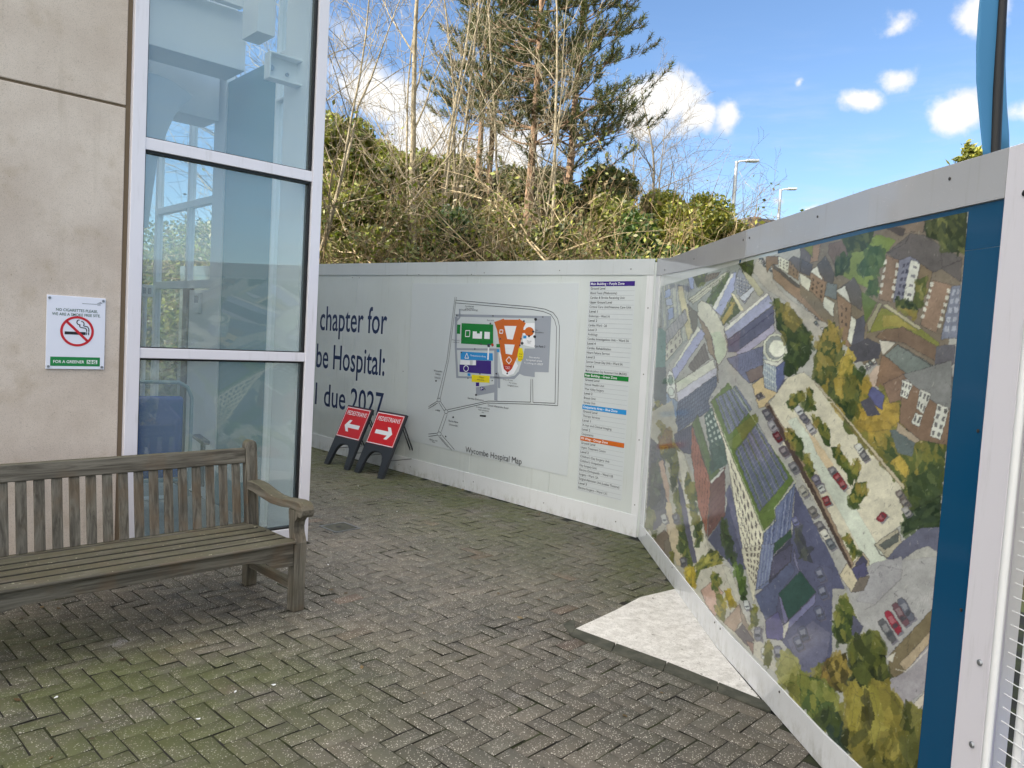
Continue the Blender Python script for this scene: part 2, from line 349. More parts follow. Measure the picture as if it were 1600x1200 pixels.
M['barkpine'] = mat('pine_bark', lin(140, 112, 90), .9, fn=f_bark(lin(96, 76, 60), lin(172, 140, 112)))
M['twig'] = mat('dry_twigs', lin(150, 128, 98), .85, fn=f_bark(lin(90, 72, 48), lin(172, 150, 112), (2, 2, 2)))
M['straw'] = mat('pale_dead_wood', lin(200, 180, 140), .85, fn=f_bark(lin(150, 130, 96), lin(222, 204, 166), (2, 2, 2))); M['barkgrey'] = mat('grey_bark', lin(120, 112, 100), .85, fn=f_bark(lin(88, 82, 72), lin(142, 132, 116)))
M['brick'] = mat('red_brick', lin(130, 70, 52), .85, fn=f_brick); M['slate'] = mat('roof_slate', lin(84, 82, 86), .7)
M['flagblue'] = mat('blue_flag_cloth', lin(62, 124, 168), .7); M['flagblack'] = mat('black_pole_sleeve', lin(14, 15, 18), .6)
M['lamp'] = mat('grey_lamp_steel', lin(176, 180, 184), .4, metal=.3); M['lens'] = mat('lamp_lens', lin(210, 210, 200), .2)
M['beige'] = mat('beige_board', lin(196, 188, 176), .6); M['debris'] = mat('dead_leaves', lin(70, 50, 32), .9)

# ---------------------------------------------------------------- flat frames: graphics and lettering are laid out on a board in metres
class Frame:
    def __init__(s, o, u, n=None, curve=None):
        s.o = np.array([*o, 0.] if len(o) == 2 else o, float); s.u = np.array([*u, 0.], float); s.u /= np.linalg.norm(s.u)
        s.n = np.array([s.u[1], -s.u[0], 0.])
    def pt(s, a, z, off=0.): return s.o+s.u*a+s.n*off+np.array([0, 0, z])
    def sz(s, x, y):                                                 # survey mark -> place on the board
        d = ray(x, y); t = (s.n @ (s.o-np.array([0, 0, EYE])))/(s.n @ d)
        q = np.array([0, 0, EYE])+d*t-s.o
        return float(q @ s.u), float(q[2]+s.o[2])
    def polys(s, name, polys, off, material, parent):
        mb = MB()
        for q in polys: mb.add([s.pt(a, z, off) for a, z in q], [tuple(range(len(q)))])
        me_o = mb.build(name, material, parent)
        bm = bmesh.new(); bm.from_mesh(me_o.data)
        bmesh.ops.triangulate(bm, faces=bm.faces); bmesh.ops.recalc_face_normals(bm, faces=bm.faces)
        nn = Vector(s.n)
        for f in bm.faces:
            if f.normal.dot(nn) < 0: f.normal_flip()
        bm.to_mesh(me_o.data); bm.free()
        return me_o
    def stroke(s, pts, w):                                           # a line as thin quads
        out = []
        for (a, b), (c, d) in zip(pts[:-1], pts[1:]):
            L = math.hypot(c-a, d-b)
            if L < 1e-6: continue
            nx, ny = -(d-b)/L*w/2, (c-a)/L*w/2
            out.append([(a-nx, b-ny), (c-nx, d-ny), (c+nx, d+ny), (a+nx, b+ny)])
        return out
TXT = {}
def glyphs(body, bold=0.):
    if (body, bold) in TXT: return TXT[body, bold]
    cu = bpy.data.curves.new('lettering', 'FONT'); cu.body = body; cu.size = 1; cu.resolution_u = 3; cu.offset = bold
    o = bpy.data.objects.new('lettering', cu); COL.objects.link(o)
    bpy.context.view_layer.update()
    me = bpy.data.meshes.new_from_object(o.evaluated_get(bpy.context.evaluated_depsgraph_get()))
    V = np.array([v.co[:2] for v in me.vertices]); Fc = [tuple(p.vertices) for p in me.polygons]
    COL.objects.unlink(o); bpy.data.objects.remove(o); bpy.data.curves.remove(cu); bpy.data.meshes.remove(me)
    TXT[body, bold] = (V, Fc); return V, Fc
def put_text(mb, fr, body, a0, a1, z0, z1, off, bold=0., slant=0.):
    """lettering whose x extent is a0..a1 and whose baseline..ascender is z0..z1 (slant: rise of the baseline per metre)"""
    V, Fc = glyphs(body, bold); H = .72
    x0, x1 = V[:, 0].min(), V[:, 0].max()
    mb.add([fr.pt(a0+(v[0]-x0)/(x1-x0)*(a1-a0), z0+v[1]/H*(z1-z0)+slant*((v[0]-x0)/(x1-x0)*(a1-a0)), off) for v in V], Fc)
# ---------------------------------------------------------------- the printed watercolour (drawn into an array, later a colour attribute)
class Paint:
    S = 1.6; X0 = 1000; Y0 = 315; X1 = 1545; Y1 = 1480
    def __init__(s):
        s.W = int((s.X1-s.X0)*s.S); s.Hh = int((s.Y1-s.Y0)*s.S)
        s.im = np.zeros((s.Hh, s.W, 3), np.float32); s.rs = np.random.RandomState(5)
        s.yy, s.xx = np.mgrid[0:s.Hh, 0:s.W].astype(np.float32)
        s.src(0, 0, 1)
    def src(s, ox, oy, k): s.o = (ox, oy, k)
    def c(s, pts):
        ox, oy, k = s.o
        return np.array([((ox+x/k-s.X0)*s.S, (oy+y/k-s.Y0)*s.S) for x, y in pts], np.float32)
    def box(s, q, pad=2):
        x0 = max(0, int(q[:, 0].min()-pad)); x1 = min(s.W, int(q[:, 0].max()+pad)+1)
        y0 = max(0, int(q[:, 1].min()-pad)); y1 = min(s.Hh, int(q[:, 1].max()+pad)+1)
        return x0, x1, y0, y1
    def mask(s, q):
        x0, x1, y0, y1 = s.box(q)
        if x1 <= x0 or y1 <= y0: return None
        X = s.xx[y0:y1, x0:x1]; Y = s.yy[y0:y1, x0:x1]
        m = np.zeros(X.shape, bool); n = len(q)
        for i in range(n):
            ax, ay = q[i]; bx, by = q[(i+1) % n]
            if ay == by: continue
            m ^= ((ay > Y) != (by > Y)) & (X < (bx-ax)*(Y-ay)/(by-ay)+ax)
        return m, x0, x1, y0, y1
    def fill(s, q, col, a=1.0):
        r = s.mask(q)
        if r is None: return
        m, x0, x1, y0, y1 = r
        v = s.im[y0:y1, x0:x1]; c = np.array(col, np.float32)
        v[m] = v[m]*(1-a)+c*a
    def line(s, q, col=(62, 58, 60), w=1.0, a=0.75, close=False):
        pts = list(q)+([q[0]] if close else [])
        for (ax, ay), (bx, by) in zip(pts[:-1], pts[1:]):
            L = math.hypot(bx-ax, by-ay)
            if L < .01: continue
            nx, ny = -(by-ay)/L*w*.5, (bx-ax)/L*w*.5
            x0, x1, y0, y1 = s.box(np.array([(ax, ay), (bx, by)]), 3)
            if x1 <= x0 or y1 <= y0: continue
            X = s.xx[y0:y1, x0:x1]; Y = s.yy[y0:y1, x0:x1]
            t = np.clip(((X-ax)*(bx-ax)+(Y-ay)*(by-ay))/(L*L), 0, 1)
            d = np.hypot(X-ax-t*(bx-ax), Y-ay-t*(by-ay))
            al = np.clip(w*.5+.5-d, 0, 1)[..., None]*a
            s.im[y0:y1, x0:x1] = s.im[y0:y1, x0:x1]*(1-al)+np.array(col, np.float32)*al
    def P(s, pts, col, ink=.8, vary=7):
        q = s.c(pts); s.fill(q, np.array(col)+s.rs.uniform(-vary, vary))
        if ink: s.line(q, a=ink, close=True)
    def L(s, pts, col=(62, 58, 60), w=1.2, a=.8): s.line(s.c(pts), col, w, a)
    def E(s, cx, cy, rx, ry, col, ink=.6, rot=0, n=28):
        cr, sr = math.cos(rot), math.sin(rot)
        s.P([(cx+rx*math.cos(t)*cr-ry*math.sin(t)*sr, cy+rx*math.cos(t)*sr+ry*math.sin(t)*cr) for t in np.linspace(0, 6.283, n)[:-1]], col, ink)
    def leaf(s, pts, cols, n=60, size=(9, 22), ang=1.35):          # a clump of foliage: a wash and overlapping brush dabs
        q = s.c(pts); s.fill(q, cols[0])
        r = s.mask(q)
        if r is None: return
        m, x0, x1, y0, y1 = r
        ys, xs = np.nonzero(m)
        if not len(ys): return
        ky = ys.max()+1
        for i in range(n):
            k = s.rs.randint(len(ys)); cx, cy = xs[k]+x0, ys[k]+y0
            a = ang+s.rs.normal(0, .45); L = s.rs.uniform(*size)*.5*s.S; w = L*s.rs.uniform(.3, .55)
            low = ys[k]/ky
            j = int(np.clip(s.rs.normal((1-low)*(len(cols)-1), .9)+.5, 0, len(cols)-1))
            t = np.linspace(0, 6.283, 12)[:-1]; rr = 1+s.rs.uniform(-.28, .28, 11)
            px = cx+(L*np.cos(t)*math.cos(a)-w*np.sin(t)*math.sin(a))*rr
            py = cy+(L*np.cos(t)*math.sin(a)+w*np.sin(t)*math.cos(a))*rr
            s.fill(np.stack([px, py], -1), np.array(cols[j])+s.rs.uniform(-10, 10), s.rs.uniform(.55, .95))
        s.line(q, a=.45, close=True)
    def quad(s, Q, u, v):
        a, b, c, d = [np.array(p, float) for p in Q]
        return tuple((a*(1-u)+b*u)*(1-v)+(d*(1-u)+c*u)*v)
    def grid(s, Q, nu, nv, col, fu=.55, fv=.55, a=.85, jit=12):    # windows in a facade
        for i in range(nu):
            for j in range(nv):
                u0 = (i+.5-fu/2)/nu; u1 = (i+.5+fu/2)/nu; v0 = (j+.5-fv/2)/nv; v1 = (j+.5+fv/2)/nv
                s.fill(s.c([s.quad(Q, u0, v0), s.quad(Q, u1, v0), s.quad(Q, u1, v1), s.quad(Q, u0, v1)]), np.array(col)+s.rs.uniform(-jit, jit), a)
    def bars(s, Q, n, col, w=1.2, a=.8, along=True):
        for i in range(n):
            t = (i+.5)/n
            s.line(s.c([s.quad(Q, t, 0), s.quad(Q, t, 1)] if along else [s.quad(Q, 0, t), s.quad(Q, 1, t)]), col, w, a)
    def car(s, x, y, col, L=46, W=24, rot=.9, k=1.):
        L *= k; W *= k
        cr, sr = math.cos(rot), math.sin(rot)
        f = lambda u, v: (x+u*L/2*cr-v*W/2*sr, y+u*L/2*sr+v*W/2*cr)
        s.fill(s.c([(p[0]+10*k, p[1]+9*k) for p in (f(-1, -1), f(1, -1), f(1, 1), f(-1, 1))]), (100, 98, 118), .7)
        s.P([f(-1, -.7), f(-.7, -1), f(.7, -1), f(1, -.7), f(1, .7), f(.7, 1), f(-.7, 1), f(-1, .7)], col, .7)
        s.fill(s.c([f(.15, -.7), f(.5, -.7), f(.5, .7), f(.15, .7)]), (70, 74, 84), .8)
        s.fill(s.c([f(-.55, -.6), f(.05, -.6), f(.05, .6), f(-.55, .6)]), np.array(col)*.5+110, .6)
    def noise(s, step, seed):
        rs = np.random.RandomState(seed)
        gh, gw = int(s.Hh/step)+3, int(s.W/step)+3
        g = rs.uniform(-1, 1, (gh, gw)).astype(np.float32)
        y = s.yy/step; x = s.xx/step
        i = y.astype(int); j = x.astype(int); fy = y-i; fx = x-j
        fy = fy*fy*(3-2*fy); fx = fx*fx*(3-2*fx)
        return (g[i, j]*(1-fx)+g[i, j+1]*fx)*(1-fy)+(g[i+1, j]*(1-fx)+g[i+1, j+1]*fx)*fy
    def finish(s):
        n1 = s.noise(7, 1)+.6*s.noise(3, 11); n2 = s.noise(7, 2)+.6*s.noise(3, 12)
        iy = np.clip(s.yy+n1*1.3, 0, s.Hh-1).astype(int); ix = np.clip(s.xx+n2*1.3, 0, s.W-1).astype(int)
        im = s.im[iy, ix]
        # pigment pooling and paper grain
        g = 1+.06*s.noise(38, 3)+.045*s.noise(11, 4)+.03*s.noise(3.2, 6)+.02*s.rs.normal(0, 1, s.im.shape[:2])
        im = (im*g[..., None]-128)*1.04+134; m = im.mean(-1, keepdims=True)
        return np.clip((m+(im-m)*.82)*np.array([1., 1.01, .985]), 0, 255)

def draw_painting():
    p = Paint(); P, L, E, leaf = p.P, p.L, p.E, p.leaf
    DG, MG, OG, YG, YO = (52, 66, 46), (78, 96, 50), (106, 114, 58), (138, 142, 66), (176, 152, 70)
    LAV, SHD, BRK, ROOF, CRM = (152, 158, 196), (84, 88, 116), (134, 110, 92), (94, 90, 92), (202, 197, 178)
    p.im[:] = (168, 168, 166)
    # ---- R1: far end, upper
    p.src(1000, 400, 4)
    P([(100,170),(640,40),(600,260),(330,480),(160,700),(80,900)], (150,158,156), 0)
    for k in range(26):
        x = 130+k*7; y = 180+p.rs.uniform(-10, 60)
        L([(x, y), (x+p.rs.uniform(-6, 20), y+p.rs.uniform(120, 330))], [(92,98,110),(196,198,180),(120,128,150),(205,205,190)][k % 4], p.rs.uniform(1, 5), .6)
    P([(155,215),(190,203),(190,250),(155,264)], (138,156,200)); P([(172,330),(205,318),(207,385),(176,402)], (138,156,200)); P([(160,270),(200,262),(203,300),(163,312)], (158,170,200))
    P([(300,130),(335,126),(335,195),(312,208)], (140,156,204)); P([(235,190),(262,185),(300,340),(325,480),(300,530),(255,330)], (198,190,150), .3)
    leaf([(335,130),(420,105),(400,175),(355,195)], [(60,76,40),(104,116,58)], 10, (6, 10))
    P([(410,120),(500,95),(480,130),(400,165)], (120,108,92)); p.grid([(400,125),(500,95),(490,125),(395,165)], 6, 2, (70,62,60))
    P([(300,270),(520,108),(548,92),(540,132),(330,300)], (186,188,170)); L([(305,285),(530,118)]); L([(315,292),(540,126)], (110,108,100), 1)
    p.bars([(300,270),(540,95),(540,130),(330,300)], 22, (120,116,108), .8, .5)
    leaf([(410,285),(470,200),(560,95),(548,190),(462,312)], [(64,88,46),(92,112,58)], 26, (7, 14), -1)
    P([(455,322),(572,106),(602,98),(594,200),(506,375),(470,345)], (148,158,202)); P([(455,320),(570,106),(583,110),(470,338)], (214,216,212), .3)
    leaf([(500,405),(575,250),(628,300),(628,345),(520,432)], [(70,86,50),(96,106,56),(128,126,60)], 26, (7, 13), -1); leaf([(508,405),(585,275),(570,360),(520,428)], [(170,150,70),(190,166,84)], 8, (7, 12), -1)
    P([(565,228),(592,240),(652,338),(628,345)], (212,206,168), .4)
    P([(588,180),(618,78),(725,180),(655,300),(605,232)], (140,146,164)); p.grid([(600,120),(700,150),(690,260),(600,220)], 7, 6, (92,96,112), .5, .5); p.grid([(600,120),(700,150),(690,260),(600,220)], 5, 4, (206,208,206), .3, .3)
    P([(620,262),(705,184),(722,200),(652,284)], (202,208,222)); leaf([(612,45),(706,25),(706,105),(690,135),(640,95)], [(48,64,36),(72,90,44)], 24, (8, 14))
    P([(640,88),(700,130),(775,230),(745,255),(660,135)], (184,182,156), .4)
    # road with parked cars, terrace on the right
    P([(705,100),(730,0),(790,0),(832,150),(862,205),(962,290),(1210,435),(1210,600),(1130,570),(1070,480),(905,275),(800,215)], (182,178,172), .3)
    for i in range(26):
        t = i/25.; x = 745+t*400+p.rs.uniform(-18, 18); y = 30+t*t*250+t*190+p.rs.uniform(-14, 14)
        p.car(x, y, [(84,96,112),(206,206,204),(112,108,112),(74,86,96),(170,172,178)][i % 5], 30, 20, .7, .9)
    P([(825,50),(872,80),(1210,378),(1210,448),(1130,402),(832,142)], (140,116,98)); P([(830,44),(862,78),(1210,348),(1210,396),(1150,332),(835,76)], (92,88,90))
    P([(785,0),(862,0),(862,52),(830,52),(792,102)], (136,112,92)); P([(865,0),(932,30),(927,112),(865,72)], (204,204,188)); P([(930,20),(1002,60),(987,152),(925,112)], (136,112,92))
    P([(1000,110),(1062,150),(1052,212),(998,172)], (200,204,190)); P([(1060,100),(1150,152),(1140,292),(1055,222)], (136,112,92)); P([(1140,240),(1210,284),(1210,348),(1140,304)], (204,204,190))
    for Q in ([(868,10),(930,36),(925,100),(868,66)], [(932,30),(998,68),(985,140),(928,104)], [(1002,116),(1058,154),(1050,200),(1000,168)], [(1064,112),(1146,158),(1138,270),(1060,214)]): p.grid(Q, 3, 3, (74,68,68), .35, .5)
    P([(960,0),(1065,40),(1002,108),(930,22)], (104,100,106)); P([(1058,100),(1112,62),(1152,148)], (204,206,200)); P([(1112,60),(1210,36),(1210,210),(1155,152)], (92,88,94))
    # ---- big curved roof and its wings
    P([(525,455),(800,232),(836,300),(545,522)], (162,168,204)); P([(525,450),(790,230),(806,238),(536,472)], (216,216,210), .4)
    P([(545,522),(836,305),(836,442),(602,602),(550,602)], (98,102,134)); P([(600,600),(836,422),(842,472),(620,642)], (162,158,188)); L([(560,560),(836,350)], (66,66,100), 2)
    P([(538,640),(770,560),(762,770),(682,795),(590,705)], (106,112,146)); p.bars([(590,640),(770,565),(762,690),(600,720)], 14, (72,76,108), 1, .7)
    P([(360,300),(382,274),(432,300),(482,360),(522,440),(542,560),(542,612),(490,682),(465,642),(460,560),(440,490),(400,420),(360,372)], (202,202,186)); P([(440,480),(500,470),(530,520),(540,610),(492,672),(468,640),(462,560)], (196,208,184), 0)
    P([(360,372),(402,422),(442,492),(462,602),(486,692),(482,782),(492,792),(474,652),(430,602),(410,522)], (146,130,112)); L([(300,300),(330,460),(330,480)], w=2); P([(296,300),(360,360),(355,470),(330,470)], (120,118,112))
    P([(150,480),(280,330),(300,400),(165,560)], (150,152,158)); p.bars([(150,480),(280,330),(300,400),(165,560)], 8, (96,98,112), 1); P([(160,560),(250,450),(262,540),(160,660)], (188,186,172)); p.grid([(160,560),(250,450),(262,540),(160,660)], 4, 2, (110,106,110), .4, .5)
    P([(200,702),(216,680),(372,448),(408,490),(212,782)], (156,162,206)); P([(195,710),(360,440),(376,456),(216,692)], (216,218,206), .4)
    P([(300,692),(402,540),(432,642),(330,722)], (112,106,106)); p.bars([(300,692),(402,540),(432,642),(330,722)], 8, (80,76,78), 1)
    P([(225,792),(460,640),(476,722),(235,906)], (204,206,194)); P([(228,852),(476,692),(476,742),(236,912)], (184,184,204), .5)
    # ---- far facade
    P([(235,912),(476,742),(482,802),(425,900),(440,960),(335,1030),(220,1115)], (86,96,124)); p.bars([(235,915),(476,745),(440,950),(222,1105)], 15, (150,158,176), 1, .55); p.bars([(235,915),(476,745),(440,950),(222,1105)], 7, (58,66,92), 1.4, .7, False)
    P([(160,850),(235,908),(215,1112),(190,1122),(165,952)], (134,152,182)); p.bars([(165,860),(235,910),(212,1110),(190,1118)], 4, (92,108,142), 1)
    P([(165,762),(181,708),(205,730),(222,800),(216,880),(190,888),(165,852)], (222,225,222)); E(190, 775, 14, 34, (146,158,158)); E(192, 845, 20, 26, (205,214,208))
    P([(112,440),(160,472),(160,722),(90,905),(78,780)], (92,128,128), .2); P([(80,700),(160,690),(165,960),(110,930),(80,880)], (96,104,112), .2)
    leaf([(70,960),(120,900),(135,1100),(60,1250)], [(92,92,66),(124,122,80),(140,136,70)], 22, (8, 16)); P([(130,920),(165,952),(192,1122),(152,1082)], (190,168,112), .2)
    # ---- round tower
    P([(660,722),(762,680),(772,752),(690,792)], (124,110,110)); P([(700,802),(772,750),(862,832),(852,862),(802,902),(782,942),(740,952)], (200,178,134)); p.car(745, 872, (92,88,96), 44, 30, -.4)
    P([(865,772),(950,768),(964,812),(902,872),(865,862)], (86,88,116), .2)
    P([(768,600),(916,600),(906,705),(852,852),(782,822),(766,742)], (164,178,192)); P([(846,690),(912,610),(904,760),(852,850)], (88,98,146), .2)
    p.bars([(770,640),(845,700),(840,850),(780,820)], 4, (216,220,212), 2, .8, False); p.bars([(770,640),(845,700),(840,850),(780,820)], 5, (96,104,130), 1.2, .7)
    E(845, 575, 78, 92, (212,216,202)); E(845, 572, 62, 74, (150,158,160)); E(856, 578, 52, 54, (222,225,212), .3); P([(768,640),(790,650),(860,662),(915,620),(905,650),(850,690),(780,668)], (206,208,200))
    leaf([(835,260),(882,290),(962,340),(1062,482),(1072,562),(1012,682),(932,762),(902,742),(922,562),(882,482),(852,462)], [(42,62,38),(60,80,42),(90,102,48),(122,116,56)], 90, (9, 22)); leaf([(895,300),(960,330),(1010,420),(960,480),(900,420)], [(110,104,54),(146,130,62)], 14, (8, 18))
    # ---- R2: houses and gardens, near top
    p.src(1250, 320, 4)
    P([(0,262),(1045,20),(1020,420),(900,1000),(400,1000),(0,560)], (122,110,96), 0)
    P([(0,270),(60,250),(70,350),(40,400),(0,420)], (98,92,96)); P([(70,255),(130,240),(110,350),(60,360)], (150,120,96)); P([(180,245),(300,210),(310,290),(215,380),(175,300)], (110,92,84)); P([(20,262),(80,250),(75,330)], (128,132,64))
    P([(250,200),(460,150),(460,300),(330,440),(215,440),(300,300)], (72,84,50), 0); leaf([(310,200),(450,160),(400,300),(290,300)], [(58,70,40),(92,100,50)], 26, (9, 18))
    P([(470,180),(600,220),(540,300),(480,420),(500,560),(420,520),(280,450),(300,300),(400,300)], (118,138,64), .3, 3); P([(300,300),(400,290),(350,440),(270,450)], (124,142,70), .2)
    leaf([(440,260),(500,255),(520,330),(490,430),(390,450),(365,390)], [(58,84,50),(72,96,56),(84,106,60)], 26, (12, 26)); leaf([(215,340),(320,310),(300,400),(220,450)], [(46,66,42),(70,88,50)], 16, (10, 18)); leaf([(430,470),(490,460),(480,570),(420,560)], [(60,84,50),(76,96,58)], 12, (10, 18))
    # terrace gables
    P([(65,410),(100,385),(160,480),(150,620),(55,530)], (136,110,92)); P([(60,415),(105,380),(140,470)], (206,206,198)); P([(105,372),(160,320),(215,430),(205,500),(150,475)], (90,86,90)); P([(0,425),(70,470),(55,540),(0,490)], (202,202,188)); P([(10,340),(80,370),(60,440),(0,420)], (86,84,96))
    p.grid([(70,440),(150,500),(140,600),(60,525)], 3, 3, (70,60,60), .35, .55); P([(150,570),(215,610),(205,700),(140,630)], (204,206,196)); P([(170,480),(230,500),(225,590),(150,565)], (112,122,130))
    P([(230,560),(320,620),(310,900),(270,870),(245,760)], (136,110,92)); P([(225,535),(280,505),(318,620)], (206,208,204)); P([(232,530),(340,450),(395,570),(380,660),(322,620),(282,505)], (92,88,92)); P([(320,690),(355,720),(325,880),(295,840)], (204,206,196)); P([(350,720),(410,680),(400,830),(440,930),(330,960),(322,880)], (84,86,104)); p.grid([(245,610),(300,640),(300,780),(255,740)], 2, 3, (68,60,62), .35, .45)
    # gardens below, walls
    P([(420,800),(510,640),(650,690),(870,860),(860,900),(640,770),(520,780)], (134,138,68), .4); P([(415,740),(495,610),(510,620),(430,800)], (160,156,130)); P([(512,690),(600,690),(740,790),(600,760),(520,765)], (158,148,74), .2); P([(380,540),(480,610),(410,740),(390,640)], (92,112,60), .3)
    P([(510,625),(545,622),(760,770),(740,780)], (170,164,136)); P([(470,820),(530,780),(640,762),(870,890),(850,980),(640,860),(500,840)], (128,106,90)); P([(300,890),(420,830),(520,880),(490,960),(340,985)], (84,84,98), .2); P([(490,845),(600,860),(520,940)], (186,182,172))
    # big hipped roof block
    P([(540,300),(690,180),(780,190),(900,270),(1010,330),(1005,480),(880,400),(830,420),(690,320),(620,350)], (98,92,92)); L([(690,180),(660,240),(545,300)]); L([(880,290),(890,395)]); L([(880,400),(1010,340)])
    P([(540,315),(620,345),(570,610),(490,590)], (140,116,98)); P([(620,345),(690,320),(750,360),(690,600),(580,610)], (116,118,140)); P([(690,340),(750,365),(700,600),(640,600)], (206,208,202), .4)
    p.grid([(640,360),(690,340),(650,580),(600,570)], 2, 5, (66,66,86), .6, .5); p.grid([(698,350),(748,370),(700,590),(650,590)], 1, 4, (110,110,120), .5, .3); p.grid([(525,340),(545,330),(510,570),(492,570)], 1, 5, (208,208,200), .8, .55); p.grid([(598,350),(622,360),(585,590),(565,590)], 1, 5, (208,208,200), .8, .6)
    P([(750,365),(830,420),(790,560),(720,600)], (122,104,80)); leaf([(730,470),(800,440),(760,650),(700,640)], [(84,94,48),(124,120,60)], 20, (10, 18)); leaf([(590,590),(700,600),(740,660),(600,640)], [(44,60,40),(80,92,48)], 18, (10, 18)); leaf([(600,640),(740,660),(720,710),(650,680)], [(140,126,60),(120,120,60)], 10, (8, 16))
    P([(830,470),(945,500),(850,800),(750,750)], (140,114,96)); p.grid([(815,470),(840,480),(775,720),(750,710)], 1, 6, (206,206,198), .8, .6); p.grid([(920,510),(945,520),(880,780),(850,770)], 1, 6, (206,206,198), .8, .55); P([(945,510),(1005,500),(985,830),(880,840)], (122,128,150)); p.grid([(950,520),(1000,510),(980,800),(890,800)], 2, 5, (170,176,196), .6, .6)
    P([(850,880),(970,870),(965,990),(880,1050),(840,1000)], (96,94,104), .3)
    leaf([(770,120),(900,60),(1045,25),(1035,300),(900,290),(880,230),(790,200)], [(54,64,40),(76,84,48),(106,110,58)], 60, (12, 24)); P([(560,140),(700,100),(780,90),(770,170),(690,170),(620,190)], (128,112,98)); P([(570,130),(660,150),(640,195),(540,150)], (86,78,76))
    # long slate-roof block on the right
    P([(530,940),(610,870),(830,1000),(960,1080),(950,1200),(860,1200),(700,1090)], (120,130,128)); L([(610,870),(620,880),(960,1090)], w=2); P([(510,940),(530,945),(700,1085),(640,1090),(600,1200),(470,1130)], (140,112,92))
    P([(400,1100),(470,1010),(500,1000),(470,1130),(440,1200)], (196,174,160), .2)
    for i in range(6): p.car(365+i*19, 1035-i*12, [(190,192,186),(80,90,96),(206,206,200)][i % 3], 30, 18, .9)
    # trees between
    leaf([(0,770),(60,850),(60,960),(20,1010),(0,1000)], [(44,64,38),(70,90,46)], 18, (10, 20))
    leaf([(150,770),(215,730),(260,870),(270,940),(200,1200),(100,1130),(80,1010),(110,880)], [(62,80,48),(92,98,52),(140,126,62),(160,138,66)], 70, (12, 26), 1.5); leaf([(270,950),(320,930),(340,1040),(330,1200),(210,1200),(230,1060)], [(98,102,48),(160,144,60),(176,154,64)], 34, (12, 26), 1.5); leaf([(330,1010),(400,1060),(400,1200),(320,1200)], [(58,80,46),(86,102,54)], 20, (12, 22))
    # ---- R4: car-park deck, right
    p.src(1230, 600, 4)
    P([(100,-75),(190,0),(740,660),(800,720),(750,850),(545,1000),(620,1090),(400,1160),(-140,160),(0,-40)], CRM, .4, 2)
    leaf([(190,0),(460,-60),(560,60),(700,-10),(720,240),(820,370),(1000,340),(960,680),(900,840),(720,960),(760,740),(700,620),(560,440),(440,340),(300,130)], [(64,82,48),(86,98,50),(120,118,56),(150,134,60),(166,142,62)], 240, (16, 36), 1.2)
    leaf([(440,180),(600,120),(700,110),(700,230),(640,280),(500,300),(440,260)], [(150,128,58),(176,146,60),(190,160,70)], 34, (14, 28), 1); leaf([(650,480),(700,440),(760,520),(740,590)], [(170,150,66),(190,164,70)], 10, (12, 22)); leaf([(760,600),(960,500),(970,680),(850,830),(760,720)], [(58,74,46),(78,92,52)], 50, (16, 34), .8); leaf([(720,940),(760,800),(960,690),(950,900),(820,890)], [(44,60,42),(62,78,50)], 40, (14, 28), -.5)
    leaf([(260,0),(420,-40),(440,180),(400,220),(300,110)], [(48,66,42),(84,96,50),(110,110,52)], 50, (14, 30), 1.4); leaf([(290,-30),(350,-40),(340,90),(300,60)], [(170,148,64),(184,160,70)], 10, (10, 22), 1.4)
    P([(505,60),(530,10),(610,70),(590,160),(520,110)], (88,92,142)); P([(455,110),(520,80),(580,190),(500,200)], (88,88,104), .2); P([(640,290),(690,280),(800,360),(780,450),(690,430)], (98,110,112), .2)
    P([(600,0),(720,-60),(720,110),(700,100),(640,120)], (134,108,92)); P([(720,0),(1030,-60),(1000,380),(830,350),(700,240)], (136,110,92)); P([(720,-60),(1030,-150),(1020,160),(910,110),(780,0)], (124,126,128))
    for Q, a, b in (([(720,-30),(780,0),(750,95),(705,70)], 3, 2), ([(830,30),(900,60),(850,190),(805,150)], 3, 2), ([(800,175),(845,195),(820,270),(775,240)], 2, 1), ([(940,120),(1012,150),(955,350),(890,320)], 2, 4)):
        P(Q, (206,208,202)); p.grid(Q, a, b, (88,88,92), .5, .55)
    P([(690,240),(830,350),(800,370),(680,290)], (176,160,140), .5)
    # ramp parapets and lanes
    P([(0,230),(55,205),(300,560),(560,1000),(620,1090),(540,1200),(460,1050),(330,800)], (196,204,192), .15, 2); P([(130,290),(170,330),(290,500),(270,560),(190,440)], (206,184,150), .1)
    L([(170,-10),(450,340),(720,650)], (120,104,84), 2); L([(190,0),(470,345),(745,655)], (92,80,66), 1.6); P([(180,-10),(200,5),(735,640),(725,660)], (186,174,148), .4)
    P([(-140,130),(-120,110),(60,410),(160,600),(420,1130),(400,1165),(140,640)], (150,128,108), .6); P([(-130,140),(-112,130),(60,440),(160,640),(400,1130),(395,1160),(150,680),(40,480)], (84,70,66), .2)
    P([(420,1110),(470,1050),(512,1100),(500,1180),(420,1220),(395,1160)], (176,164,140)); P([(425,1120),(468,1068),(500,1105),(490,1170),(425,1195)], (74,74,100)); P([(545,1000),(690,900),(720,1000),(640,1090),(610,1075)], (176,170,150)); P([(570,1005),(700,925),(690,985),(610,1035)], (84,90,88)); L([(545,1000),(575,1060),(640,1095)], w=2.4)
    P([(700,1000),(830,900),(950,890),(945,1050),(880,1010),(800,1040),(690,1120),(620,1090)], (96,98,122), .3)
